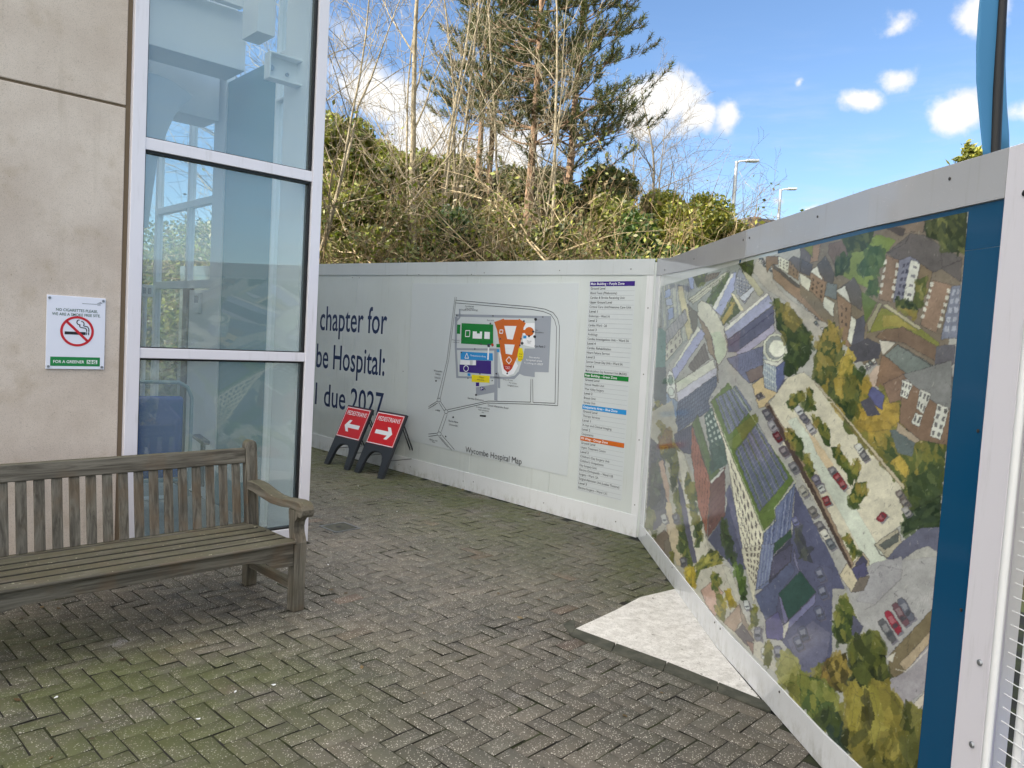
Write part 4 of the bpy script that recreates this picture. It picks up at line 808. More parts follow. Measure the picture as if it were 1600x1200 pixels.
# no-smoking sign on the concrete
sg = wall_thing('no_smoking_sign', 'white no smoking notice with red circle screwed to the concrete wall', 'sign', -1.70, 0, 1.40)
def onsign(o): o.parent = sg; o.matrix_parent_inverse = (Matrix.Translation(sg.location) @ Matrix.Rotation(WRZ, 4, 'Z')).inverted(); return o
mb = MB(); mb.box(-.17, .17, -.011, -.002, 0, .47); mb.build('plate', M['signwhite'], sg, bevel=.002)
X0s, Z0s, OF = -1.70, 1.40, .0118
cx_, cz_, ro, ri = X0s+.005, Z0s+.246, .098, .083
circ = lambda r, n=48: [(cx_+r*math.cos(2*math.pi*i/n), cz_+r*math.sin(2*math.pi*i/n)) for i in range(n)]
A, B_ = circ(ro), circ(ri)
onsign(FW.polys('black_cigarette', [[(cx_-.072, cz_-.022), (cx_+.05, cz_-.022), (cx_+.05, cz_-.003), (cx_-.072, cz_-.003)], [(cx_+.053, cz_-.022), (cx_+.058, cz_-.022), (cx_+.058, cz_-.003), (cx_+.053, cz_-.003)], [(cx_+.064, cz_-.022), (cx_+.070, cz_-.022), (cx_+.070, cz_-.003), (cx_+.064, cz_-.003)]]
    + FW.stroke([(cx_+.055, cz_+.0), (cx_+.055, cz_+.012), (cx_+.048, cz_+.022), (cx_+.02, cz_+.026), (cx_+.012, cz_+.034), (cx_+.016, cz_+.042)], .006)+FW.stroke([(cx_+.068, cz_+.0), (cx_+.068, cz_+.018), (cx_+.06, cz_+.032), (cx_+.036, cz_+.037), (cx_+.04, cz_+.05), (cx_+.034, cz_+.062), (cx_+.022, cz_+.066)], .006)
    + FW.stroke([(cx_+.018, cz_+.042), (cx_+.002, cz_+.046), (cx_-.004, cz_+.058), (cx_+.001, cz_+.072), (cx_+.012, cz_+.074)], .006), OF, M['ink'], sg))
onsign(FW.polys('red_circle', [[A[i], A[(i+1) % 48], B_[(i+1) % 48], B_[i]] for i in range(48)]+FW.stroke([(cx_-.063, cz_+.063), (cx_+.063, cz_-.063)], .016), OF+.0006, M['signred'], sg))
onsign(FW.polys('green_band', [[(X0s-.145, Z0s+.02), (X0s+.143, Z0s+.02), (X0s+.143, Z0s+.079), (X0s-.145, Z0s+.079)]], OF, M['signgreen'], sg))
onsign(FW.polys('white_box', [[(X0s+.065, Z0s+.036), (X0s+.127, Z0s+.036), (X0s+.127, Z0s+.061), (X0s+.065, Z0s+.061)]], OF+.0006, M['pwhite'], sg))
mb = MB(); put_text(mb, FW, 'NO CIGARETTES PLEASE,', X0s-.118, X0s+.123, Z0s+.372, Z0s+.390, OF, .012); put_text(mb, FW, 'WE ARE A SMOKE FREE SITE.', X0s-.14, X0s+.140, Z0s+.344, Z0s+.362, OF, .012); onsign(mb.build('lettering', M['signtext'], sg))
mb = MB(); put_text(mb, FW, 'FOR A GREENER', X0s-.128, X0s+.05, Z0s+.039, Z0s+.058, OF+.0006, .012); onsign(mb.build('lettering', M['pwhite'], sg))
mb = MB(); put_text(mb, FW, 'NHS', X0s+.07, X0s+.122, Z0s+.038, Z0s+.059, OF+.0012, .03); onsign(mb.build('lettering', M['signgreen'], sg))
onsign(FW.polys('small_emblem', FW.stroke([(X0s+.03, Z0s+.428), (X0s+.14, Z0s+.428)], .004)+[[(X0s+.115, Z0s+.433), (X0s+.15, Z0s+.433), (X0s+.140, Z0s+.446)], [(X0s+.12, Z0s+.42), (X0s+.14, Z0s+.42), (X0s+.14, Z0s+.423), (X0s+.12, Z0s+.423)]], OF, M['pgrey'], sg))
for x_, z_ in ((-.155, .452), (.155, .452), (-.155, .016), (.155, .016)):
    mb = MB(); mb.tube([(x_, -.011, z_), (x_, -.016, z_)], .008, 12); mb.build('fixing_screw', M['steel'], sg)

# ---------------------------------------------------------------- back boards with the map
TOPB = lambda u: 2.54-.02*u
bh_ = thing('site_hoarding', 'glossy pale grey hoarding with a site map and large navy lettering', 'hoarding', (B0[0], B0[1], 0))
PINV = Matrix.Translation(-Vector((B0[0], B0[1], 0)))
def onb(o, label=None):
    o.parent = bh_; o.matrix_parent_inverse = PINV
    if label: o['label'] = label
    return o
def slabpart(fr, q, o0, o1, name, material, bevel=.0):                # a board: outline in the frame, given two offsets
    mb = MB(); mb.prism(q, o0, o1, lambda a, z, w_: tuple(fr.pt(a, z, w_))); return mb.build(name, M[material], None, bevel=bevel)
edges = [0, -1.16, -2.40, -3.64, -4.88, -6.12, -7.36, -8.6, -9.84, -11.1]
for a, b in zip(edges[1:], edges[:-1]): onb(slabpart(FB, [(a+.0015, .01), (b-.0015, .01), (b-.0015, TOPB(b)-.03), (a+.0015, TOPB(a)-.03)], -.02, 0, 'board', 'hoard'))
for a, b in ((-2.45, -.03), (-4.89, -2.453), (-7.4, -4.893), (-11.1, -7.403)):
    onb(slabpart(FB, [(a, .004), (b, .004), (b, .205), (a, .205)], .0006, .008, 'skirting', 'capwhite', .001))
    onb(slabpart(FB, [(a, 2.395-.0175*a), (b, 2.395-.0175*b), (b, TOPB(b)), (a, TOPB(a))], .0006, .009, 'capping_strip', 'backcap', .0015))
onb(slabpart(FB, [(-.105, .205), (-.03, .205), (-.03, 2.394), (-.105, 2.394)], .0006, .006, 'corner_trim', 'capwhite', .001))
mb = MB(); mb.prism([(-11.1, 2.3), (0, 2.3), (0, 2.4), (-11.1, 2.5)], -.09, -.021, lambda a, z, w_: tuple(FB.pt(a, z, w_))); mb.prism([(-11.1, .3), (0, .3), (0, .4), (-11.1, .4)], -.09, -.021, lambda a, z, w_: tuple(FB.pt(a, z, w_))); onb(mb.build('rear_rail', M['wood0']))
# big lettering
mb = MB()
def px_text(mb, fr, body, x0, y0, x1, y1, ya, off, bold=0.):          # baseline ends (x0,y0)-(x1,y1), ascender at x0 = ya
    a0, z0 = fr.sz(x0, y0); a1, z1 = fr.sz(x1, y1); _, zt = fr.sz(x0, ya); sl2 = (z1-z0)/(a1-a0)
    put_text(mb, fr, body, a0, a1, z0, zt, off, bold, sl2)
a_ = [FB.sz(499.6, 515)[0], FB.sz(604, 522)[0], FB.sz(494, 573)[0], FB.sz(600.5, 586)[0], FB.sz(492, 633)[0], FB.sz(598.5, 650)[0]]
put_text(mb, FB, 'chapter for', a_[0], a_[1], 1.716, 2.07, .0008, .008); onb(mb.build('lettering', M['navy'])); mb = MB(); put_text(mb, FB, 'be Hospital:', a_[2], a_[3], 1.178, 1.53, .0008, .008); onb(mb.build('lettering', M['navy'])); mb = MB(); put_text(mb, FB, '1 due 2027', a_[4], a_[5], .64, .965, .0008, .008); onb(mb.build('lettering', M['navy']))
# the map sheet
q = [FB.sz(x, y) for x, y in ((632, 709), (886, 752), (884, 446), (651, 440))]
mu0, mu1 = q[0][0], q[1][0]
onb(slabpart(FB, [(mu0, .42), (mu1, .42), (mu1, 2.335), (mu0, 2.36)], .0006, .004, 'map_sheet', 'paper', .001))
def mp(*pts): return [FB.sz(670+x/4.286, 450+y/4.286) for x, y in pts]
def graphic(name, polys, k, material):
    if name.endswith(('block', 'tip')):
        for i, q in enumerate(polys): onb(FB.polys(name, [q], .0048+.0008*k+.00005*i, M[material], None))
    else: onb(FB.polys(name, polys, .0048+.0008*k, M[material], None))
graphic('site_road', [mp((180,175),(820,188),(822,206),(186,192)), mp((176,192),(194,192),(190,400),(200,590),(290,592),(290,606),(186,602),(176,400)), mp((190,402),(470,405),(470,420),(190,416)), mp((712,205),(822,205),(805,565),(712,562),(712,597),(640,588),(600,570),(628,480),(645,405),(712,405)), mp((440,412),(464,412),(462,755),(440,752)), mp((318,665),(440,645),(440,700),(318,722)), mp((464,560),(480,600),(480,672),(464,668)), mp((412,590),(540,596),(580,585),(600,560),(610,575),(575,610),(412,606)), mp((204,140),(214,140),(214,200),(190,225),(182,215),(204,195))], 0, 'pgrey')
W1 = .006
roads = []
for pts in ([(178,60),(150,280),(125,480),(62,738)], [(188,60),(182,100),(160,285),(136,480),(80,738)], [(182,82),(700,128),(780,142),(835,165),(865,205),(878,260),(866,788)], [(182,100),(690,143),(770,158),(820,178),(845,215),(858,265),(848,770)], [(866,788),(690,778),(390,770),(130,830)], [(848,772),(700,766)], [(684,764),(400,757),(128,815)], [(684,764),(686,610)], [(700,766),(698,610)], [(0,795),(58,758)], [(0,808),(62,770)], [(82,762),(118,815)], [(72,770),(106,824)], [(108,842),(66,960)], [(126,846),(86,962)], [(0,978),(55,972)], [(0,994),(58,986)], [(90,985),(174,1082)], [(80,998),(156,1086)], [(70,996),(130,1066)]):
    roads += FB.stroke(mp(*pts), W1)
for cx2, cy2, r2 in ((70,750,13), (118,828,13), (72,977,14)): roads += FB.stroke(mp(*[(cx2+r2*math.cos(k*.5236), cy2+r2*math.sin(k*.5236)) for k in range(13)]), W1)
graphic('map_roads', roads, 1, 'ink')
graphic('white_block', [mp((500,470),(575,470),(600,520),(570,575),(530,590),(495,575),(470,420)), mp((640,235),(712,235),(712,400),(630,380))], 0.5, 'pwhite')
graphic('green_block', [mp((192,245),(215,245),(212,308),(190,306)), mp((222,235),(434,245),(434,385),(218,372)), mp((455,375),(480,375),(480,398),(455,398))], 1, 'pgreen')
graphic('blue_block', [mp((215,425),(430,437),(432,487),(215,480)), mp((458,410),(475,410),(475,430),(458,430)), mp((262,570),(282,572),(282,590),(262,588)), mp((635,318),(656,318),(656,338),(635,338))], 1, 'pblue')
graphic('purple_block', [mp((208,512),(296,517),(318,517),(318,484),(420,488),(420,578),(208,562)), mp((318,632),(340,632),(340,658),(318,658)), mp((348,662),(368,662),(368,685),(348,685)), mp((396,375),(412,375),(412,396),(396,396))], 1.2, 'ppurple')
graphic('orange_block', [mp((440,228),(505,205),(508,212),(604,212),(606,205),(652,236),(638,264),(600,450),(560,540),(530,566),(505,540),(490,470),(460,285)), mp(*[(675+31*math.cos(k*.4488), 292+31*math.sin(k*.4488)) for k in range(14)]), mp((628,280),(660,280),(660,302),(622,302))], 1, 'porange')
graphic('red_tip', [mp((499,512),(562,516),(553,548),(530,566),(505,542)), mp((418,378),(430,370),(440,382),(428,394))], 1.8, 'pred')
graphic('yellow_block', [mp((290,580),(412,588),(408,635),(290,628)), mp((606,400),(628,402),(638,440),(632,478),(618,494),(600,488),(596,450))], 1.6, 'pyellow')
cuts = [mp((298,290),(325,292),(325,305),(345,305),(345,292),(360,292),(358,340),(296,338)), mp((376,293),(412,295),(411,342),(374,340)), mp((508,254),(590,255),(565,346),(528,342)), mp((510,376),(578,380),(560,448),(518,440)), mp((215,480),(278,484),(278,516),(212,512)), mp((298,484),(318,484),(318,516),(296,516)), mp((398,398),(408,398),(404,480),(394,480))]
for pts in ([(250,285),(278,285),(276,325),(248,325),(250,285)], [(244,470),(270,470),(257,436),(244,470)], [(540,460),(558,482),(540,508),(520,484),(540,460)], [(480,280),(500,282),(496,304),(476,302),(480,280)]): cuts += FB.stroke(mp(*pts), .009)
cuts += FB.stroke(mp(*[(252+16*math.cos(k*.5236), 539+20*math.sin(k*.5236)) for k in range(13)]), .008)
graphic('white_cut_out', cuts, 2.2, 'pwhite')
dots = [mp(*[(cx2+r2*math.cos(k*.7854), cy2+r2*math.sin(k*.7854)) for k in range(8)]) for cx2, cy2, r2 in ((51,622,6),(166,865,6),(415,238,6),(353,376,6),(403,386,9),(718,210,10),(712,326,10),(628,370,10),(674,322,8),(702,292,8),(319,716,7),(528,572,6),(455,574,6),(224,345,5),(345,575,5),(222,432,5),(640,222,6),(620,340,6),(612,384,6))]
dots += [mp((425,187),(436,181),(436,193)), mp((758,194),(770,189),(770,200)), mp((182,182),(194,176),(194,188)), mp((112,986),(124,998),(112,1000)), mp((474,345),(482,332),(490,345)), mp((345,850),(386,852),(385,864),(344,860)), mp((308,402),(318,408),(308,414)), mp((262,598),(272,604),(262,610)), mp((424,614),(434,620),(424,626))]
graphic('map_marker', dots, 2.4, 'ink')
def mtext(body, X0_, Y0_, X1_, h, mb2=None, bold=0.):
    mb = MB()
    (a0, z0), = mp((X0_, Y0_)); a1 = mp((X1_, Y0_+(X1_-X0_)*.13))[0][0]; zt = mp((X0_, Y0_-h))[0][1]
    put_text(mb, FB, body, a0, a1, z0, zt, .0072, bold); onb(mb.build('lettering', M['ink' if mb2 is None else 'pwhite']))
mtext('Wycombe Hospital Map', 248, 1098, 626, 40); mtext('Car Park 2', 710, 396, 782, 15, bold=.004); mtext('Service Entrance', 264, 742, 370, 14); mtext('Queen Alexandra Road', 398, 790, 535, 13)
mtext('Bucks New', 136, 894, 200, 13); mtext('University', 138, 918, 196, 13); mtext('Wycombe', 36, 558, 92, 12); mtext('Abbey', 46, 580, 82, 12); mtext('School', 42, 604, 80, 12); mtext('A404', 46, 822, 78, 11)
mtext('5 minute walk from', 320, 800, 412, 11); mtext('main entrance', 334, 818, 404, 11); mtext('to', 357, 836, 372, 11); mtext('Main', 342, 602, 372, 11); mtext('entrance', 326, 616, 374, 11); mtext('You', 606, 446, 628, 11); mtext('are', 607, 462, 627, 11); mtext('here', 604, 480, 630, 11); mtext('A', 368, 682, 384, 18, bold=.004)
mtext('The', 716, 286, 732, 9); mtext('Shrubbery', 716, 300, 772, 9); mtext('Physiotherapy', 246, 126, 306, 9); mtext('Car share', 250, 140, 302, 9); mtext('Staff Parking', 216, 150, 330, 10); mtext('Main entrance', 540, 638, 592, 10); mtext('Urgent care', 530, 655, 602, 10); mtext('Marlow Hill', 8, 1018, 60, 11); mtext('Wye', 24, 1034, 44, 10); mtext('Eye unit', 394, 220, 440, 10); mtext('Main site', 160, 352, 208, 9); mtext('entrance', 164, 366, 206, 9); mtext('Drop off zone', 500, 616, 566, 9); mtext('Day unit', 660, 358, 690, 8); mtext('Gym', 664, 370, 684, 8)
mb = 1; mtext('Outpatients Area', 280, 456, 384, 12, mb); mtext('Site works', 676, 468, 744, 12, mb); mtext('hospital area', 656, 486, 760, 12, mb); mtext('finishing in 2027', 642, 506, 768, 12, mb); mtext('Urgent', 514, 530, 548, 9, mb); mtext('P', 352, 682, 364, 17, mb); mtext('care', 518, 542, 544, 9, mb)
# the ward list
u0, u1 = FB.sz(919, 600)[0], FB.sz(992, 600)[0]
u0, u1 = -.775, -.238
ztop, zbot = 2.345, .315
onb(FB.polys('ward_list_sheet', [[(u0-.01, zbot-.01), (u1+.01, zbot-.01), (u1+.01, ztop+.01), (u0-.01, ztop+.01)]], .0007, M['paper'], None))
rows = ['#pMain Building – Purple Zone','*Ground Level','Blood Tests (Phlebotomy)','Cardiac & Stroke Receiving Unit','*Upper Ground Level','Critical Care Unit/Intensive Care Unit','*Level 1','Endoscopy – Ward 1A','*Level 2','Cardiac Ward – 2A','*Level 3','Audiology','Cardiac Investigations Unit – Ward 3A','*Level 4','Cardiac Rehabilitation','Heart Failure Service','*Level 5','Sunrise Cancer Day Unit – Ward 5A','*Level 6','Multi-disciplinary Day Assessment Unit (MuDAS)',
 '#gRear Building – Green Zone','*Ground Level','Sexual Health Unit','Wye Valley Surgery','*Level 2','Breast Unit','Stroke Unit','#bOutpatients Area – Blue Zone','*Ground Level','Therapy Services','*Level 1','X-rays and Clinical Imaging','*Level 2','Outpatients','#oPFI Wing – Orange Zone','*Ground Level','Urgent Treatment Centre','*Level 2',"Children's Day Surgery Unit","Children's Outpatients",'Day Surgery Unit','Elective Orthopaedic – Ward 12B','Surgery – Ward 12A','Surgical Admission Unit (Loakes Theatres)','*Level 3','Elective Surgery – Ward 12C']
rh = (ztop-zbot)/len(rows); rules = []
for i, t_ in enumerate(rows):
    z0 = ztop-(i+1)*rh
    rules += FB.stroke([(u0, z0), (u1, z0)], .0022)
    hd = t_[0] == '#'; bo = t_[0] == '*'; body = t_[2:] if hd else t_.lstrip('*')
    wd = min(.50, len(body)*(.0150 if hd or bo else .0135))
    if hd: onb(FB.polys('header_bar', [[(u0, z0), (u1, z0), (u1, z0+rh), (u0, z0+rh)]], .0024, M[{'p':'ppurple','g':'pgreen','b':'pblue','o':'porange'}[t_[1]]], None))
    mb = MB(); put_text(mb, FB, body, u0+.012, u0+.012+wd, z0+rh*.28, z0+rh*.80, .0032 if hd else .0016, .012 if (hd or bo) else .005); onb(mb.build('lettering', M['pwhite' if hd else 'ink']))
onb(FB.polys('row_rules', rules, .0014, M['rule'], None))
# screws along the boards
def screw_at(fr_pt, nrm, parent, inv):
    p_ = Vector(fr_pt); n_ = Vector(nrm); mb = MB(); mb.tube([p_, p_+n_*.003], .0058, 8); o = mb.build('fixing_screw', M['screw']); o.parent = parent; o.matrix_parent_inverse = inv
for u in (-.3, -1.2, -2.3, -2.5, -3.5, -3.75, -4.8, -5.0):
    for z, of in ((2.46, .009), (1.25, .0002), (.1, .008)):
        if z == 1.25 and u > -1.3: continue
        screw_at(FB.pt(u+RS.uniform(-.03, .03), z+RS.uniform(-.02, .02), of), FB.n, bh_, PINV)
for z in (.3, .9, 1.5, 2.1): screw_at(FB.pt(-.07, z, .006), FB.n, bh_, PINV)

# ---------------------------------------------------------------- right boards with the painted aerial view
RL = [0]
for a, b in zip(RW[:-1], RW[1:]): RL.append(RL[-1]+float(np.linalg.norm(b-a)))
def wallpt(d, z, off=0.):
    i = min(max(int(np.searchsorted(RL, d, 'right'))-1, 0), len(RW)-2); a, b = RW[i], RW[i+1]; u = (b-a)/np.linalg.norm(b-a)
    q = a+u*(d-RL[i])+np.array([u[1], -u[0]])*off; return (q[0], q[1], z)
rh_ = thing('mural_hoarding', 'white-edged hoarding panel printed with a watercolour aerial view and blue border', 'hoarding', (RW[1][0], RW[1][1], 0))
RINV = Matrix.Translation(-Vector((RW[1][0], RW[1][1], 0)))
def onr(o): o.parent = rh_; o.matrix_parent_inverse = RINV; return o
def strip(name, material, ds, zlo, zhi, o0, o1, bevel=0.):            # a strip following the bend of the boards
    mb = MB(); n = len(ds); zl = zlo if callable(zlo) else (lambda d: zlo); zh = zhi if callable(zhi) else (lambda d: zhi)
    vs = []
    for d in ds: vs += [wallpt(d, zl(d), o0), wallpt(d, zl(d), o1), wallpt(d, zh(d), o1), wallpt(d, zh(d), o0)]
    fs = [(0, 1, 2, 3), tuple((n-1)*4+k for k in (3, 2, 1, 0))]+[(i*4+k, (i+1)*4+k, (i+1)*4+(k+1) % 4, i*4+(k+1) % 4) for i in range(n-1) for k in range(4)]
    mb.add(vs, fs); return onr(mb.build(name, M[material], None, bevel=bevel))
topr = lambda d: float(np.interp(d, [0, .12, .5, 2.45, 5], [2.545, 2.53, 2.497, 2.462, 2.459])); capb = lambda d: float(np.interp(d, [0, 2.3, 5], [2.385, 2.302, 2.300]))
for a, b in ((0.0, 2.448), (2.452, 3.728), (3.732, 4.46)): strip('board', 'hoard', [a, b] if a else [.0, 1.2, b], .004, lambda d: topr(d)-.03, -.02, 0)
strip('capping_strip', 'cap', [0.012, .12, .3, .5, 1.0, 1.6, 2.449], capb, topr, .0006, .010, .0015); strip('capping_strip', 'cap', [2.453, 3.0, 3.735, 4.456], capb, topr, .0006, .010, .0015)
strip('skirting', 'capwhite', [.012, 1.2, 2.449], .004, .152, .0006, .010, .0015); strip('skirting', 'capwhite', [2.453, 3.2, 3.73, 4.456], .004, .152, .0006, .010, .0015)
strip('corner_trim', 'capwhite', [.012, .16], .153, lambda d: capb(d)-.001, .0006, .007, .001)
strip('blue_border', 'blue', [2.325, 3.0, 3.73, 4.456], 2.15, lambda d: capb(d)-.001, .0006, .0016); strip('blue_border', 'blue', [4.2, 4.456], .153, 2.149, .0006, .0016)
art, canvas = draw_painting()
dl, dr, zl_, zh_ = .20, 4.295, .153, 2.282
nd, nz = 430, 620
tt = np.linspace(0, 1, nd); yc = 1/np.linspace(1/6.9, 1/2.55, nd); dd = dl+(dr-dl)*(yc[0]-yc)/(yc[0]-yc[-1])
zz_ = np.linspace(zl_, zh_, nz)
base = np.array([wallpt(d, 0, .0026)[:2] for d in dd])
Pw = np.zeros((nz, nd, 3)); Pw[..., 0] = base[:, 0]; Pw[..., 1] = base[:, 1]; Pw[..., 2] = zz_[:, None]
dv = Pw-np.array([0, 0, EYE]); zc = dv @ CF; ix = 800+F_PX*(dv @ CX)/zc; iy = 600-F_PX*(dv @ CU)/zc          # the survey photograph's grid on the board
si = np.clip((iy-art.Y0)*art.S, 0, art.Hh-2); sj = np.clip((ix-art.X0)*art.S, 0, art.W-2)
i0, j0 = si.astype(int), sj.astype(int); fi, fj = (si-i0)[..., None], (sj-j0)[..., None]
pc = (canvas[i0, j0]*(1-fj)+canvas[i0, j0+1]*fj)*(1-fi)+(canvas[i0+1, j0]*(1-fj)+canvas[i0+1, j0+1]*fj)*fi
gm = pc.mean(-1, keepdims=True); pc = np.clip((gm+(pc-gm)*1.0), 0, 255)/255
pl = np.where(pc <= .04045, pc/12.92, ((pc+.055)/1.055)**2.4)*1.03
kk = (np.arange(nz-1)[:, None]*nd+np.arange(nd-1)[None]).ravel()
ao = raw_mesh('printed_painting', Pw.reshape(-1, 3), np.stack([kk, kk+1, kk+nd+1, kk+nd], 1), M['art'])
ca = ao.data.color_attributes.new('tint', 'FLOAT_COLOR', 'POINT'); ca.data.foreach_set('color', np.concatenate([pl, np.ones((nz, nd, 1))], -1).astype(np.float32).ravel())
if ao.data.polygons[0].normal.x > 0: ao.data.flip_normals()
ao.data.update(); onr(ao)
for d in (.35, 1.3, 2.4, 2.5, 3.3, 4.2):
    for z, of in ((2.41, .010), (.13, .010)):
        nrm = np.array(wallpt(d, 0, 1.))-np.array(wallpt(d, 0, 0.)); screw_at(wallpt(d, z, of), nrm, rh_, RINV)
for z in (.95, 1.55): screw_at(wallpt(4.43, z, .0016), (-1, 0, 0), rh_, RINV)

# near end post and mesh gate
ep = thing('gate_post', 'white steel post with domed bolts closing the near end of the boards', 'post', wallpt(4.53, 0))
EINV = Matrix.Translation(-Vector(wallpt(4.53, 0)))
def one(o): o.parent = ep; o.matrix_parent_inverse = EINV; return o
def strip2(name, material, ds, zlo, zhi, o0, o1, bevel, on):
    o = strip(name, material, ds, zlo, zhi, o0, o1, bevel); return on(o)
strip2('cover_plate', 'post', [4.461, 4.585], 0.0, 2.459, -.03, .014, .003, one)
mb = MB(); mb.tube([wallpt(4.597, 0, .006), wallpt(4.597, 2.459, .006)], .013, 14); one(mb.build('rounded_edge', M['white'], smooth=True))
for z in (.55, .82, 2.30):
    p_ = Vector(wallpt(4.545, z, .014)); mb = MB(); mb.tube([p_, p_+Vector((-.006, 0, 0)), p_+Vector((-.009, 0, 0))], [.011, .009, .003], 12); one(mb.build('bolt', M['steel'] if z < 2 else M['gasket'], smooth=True))
gt = thing('mesh_gate', 'white welded wire mesh gate at the right edge of the view', 'gate', wallpt(5.2, 0)); GINV = Matrix.Translation(-Vector(wallpt(5.2, 0)))
def ong(o): o.parent = gt; o.matrix_parent_inverse = GINV; return o
mb = MB()
for d in (4.68, 5.66): mb.tube([wallpt(d, .08, -.03), wallpt(d, 2.1, -.03)], .018, 10)
for z in (.08, 2.1): mb.tube([wallpt(4.68, z, -.03), wallpt(5.66, z, -.03)], .018, 10)
ong(mb.build('frame', M['white'], smooth=True))
mb = MB()
for k in range(46): mb.tube([wallpt(4.622, .1+.0437*k, -.012), wallpt(5.67, .1+.0437*k, -.012)], .0018, 5)
for k in range(8): mb.tube([wallpt(4.70+.135*k, .08, -.0155), wallpt(4.70+.135*k, 2.1, -.0155)], .0018, 5)
ong(mb.build('wire_mesh', M['white']))
mb = MB(); vs = [wallpt(4.60, 0, -.10), wallpt(4.66, 0, -.10), wallpt(4.66, 0, -.13), wallpt(4.60, 0, -.13)]
hut = thing('board_screen', 'beige board screen standing behind the mesh gate', 'screen', wallpt(4.7, 0, -.15)); HINV = Matrix.Translation(-Vector(wallpt(4.7, 0, -.15)))
def onh(o): o.parent = hut; o.matrix_parent_inverse = HINV; return o
strip2('board', 'beige', [4.30, 4.43], 0, 2.40, -.17, -.14, .003, onh); strip2('white_upright', 'white', [4.435, 4.475], 0, 2.40, -.18, -.13, .004, onh)
strip2('brown_panel', 'brownframe', [4.48, 5.8], .75, 2.40, -.30, -.26, .003, onh); strip2('blue_panel', 'chairblue', [4.48, 5.8], 0.0, .74, -.30, -.26, .003, onh)

# ---------------------------------------------------------------- bench (origin: foot of its right front leg; x along, y to the rear)
BRZ = R(46)
bn = thing('park_bench', 'weathered slatted teak bench with algae on its seat beside the concrete wall', 'bench', (-1.27, 4.70, 0), rz=BRZ)
LEN = 1.80
def bp(name, mb, axis, parent=None, bevel=.004): return mb.build(name, M['wood%d' % axis], parent or bn, bevel=bevel)
rake = lambda z: max(0., z-.44)*.13
for x in (-LEN, 0):
    prof = [(-.039, 0), (-.039, .43), (-.030, .452), (-.012, .49), (-.006, .525), (-.014, .56), (-.05, .60), (-.05, .632), (.062, .632), (.062, .61), (.052, .56), (.050, .50), (.039, .44), (.039, 0)]
    bp('front_leg', MB().prism(prof, x-.039, x+.039, lambda a, b, c: (c, a, b)), 2)
    n = 8; top = [(.039*math.cos(math.pi*k/n), .938+.039*math.sin(math.pi*k/n)) for k in range(n+1)]
    prof = [(-.039, 0), (.039, 0), (.039, .44), (.039, .7)]+top+[(-.039, .7), (-.039, .44)]
    bp('rear_leg', MB().prism(prof, 0, .062, lambda a, b, c, x=x: (x+a, .57+c+rake(b), b)), 2)
    arm = [(.60, .715), (.52, .715), (.44, .705), (.35, .685), (.26, .672), (.17, .672), (.08, .682), (0, .69), (-.05, .688), (-.085, .672), (-.102, .645), (-.098, .612), (-.078, .594), (-.055, .598), (-.045, .622), (-.02, .634), (.06, .634), (.16, .622), (.28, .618), (.40, .632), (.52, .65), (.60, .655)]
    bp('armrest', MB().prism(arm, x-.042, x+.046, lambda a, b, c: (c, a, b)), 1, bevel=.006)
    bp('side_rail', MB().box(x-.02, x+.02, .04, .57, .33, .415), 1)
    bp('stretcher', MB().box(x-.022, x+.022, .04, .57, .125, .178), 1)
yy = [-.055, .072, .19, .306, .42]; ww = [.096, .084, .082, .081, .094]
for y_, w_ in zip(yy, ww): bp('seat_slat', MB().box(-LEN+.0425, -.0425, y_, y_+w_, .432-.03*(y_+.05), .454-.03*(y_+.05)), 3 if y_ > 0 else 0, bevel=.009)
ap = [(-LEN+.04, .425), (-.04, .425), (-.04, .288), (-.10, .288), (-.165, .293), (-.20, .312), (-.225, .332), (-.27, .338), (-.32, .350), (-.36, .352), (-LEN+.36, .352), (-LEN+.32, .350), (-LEN+.27, .338), (-LEN+.225, .332), (-LEN+.2, .312), (-LEN+.165, .293), (-LEN+.10, .288), (-LEN+.04, .288)]
bp('front_apron', MB().prism(ap, -.022, .006, lambda a, b, c: (a, c, b)), 0)
bp('rear_apron', MB().box(-LEN+.04, -.04, .575, .60, .33, .42), 0)
def rk(x0, x1, z0, z1, y0, y1):
    mb = MB(); vs = [(x, y+rake(z), z) for z in (z0, z1) for y in (y0, y1) for x in (x0, x1)]
    return mb.add(vs, [(0, 2, 3, 1), (4, 5, 7, 6), (0, 1, 5, 4), (2, 6, 7, 3), (0, 4, 6, 2), (1, 3, 7, 5)])
bp('top_rail', rk(-LEN+.04, -.04, .826, .925, .578, .616), 0, bevel=.008); bp('lower_back_rail', rk(-LEN+.04, -.04, .385, .430, .580, .614), 0)
for k in range(19):
    x = -.105-k*.0885; bp('back_slat', rk(x-.027, x+.027, .431, .825, .588, .604), 2, bevel=.003)

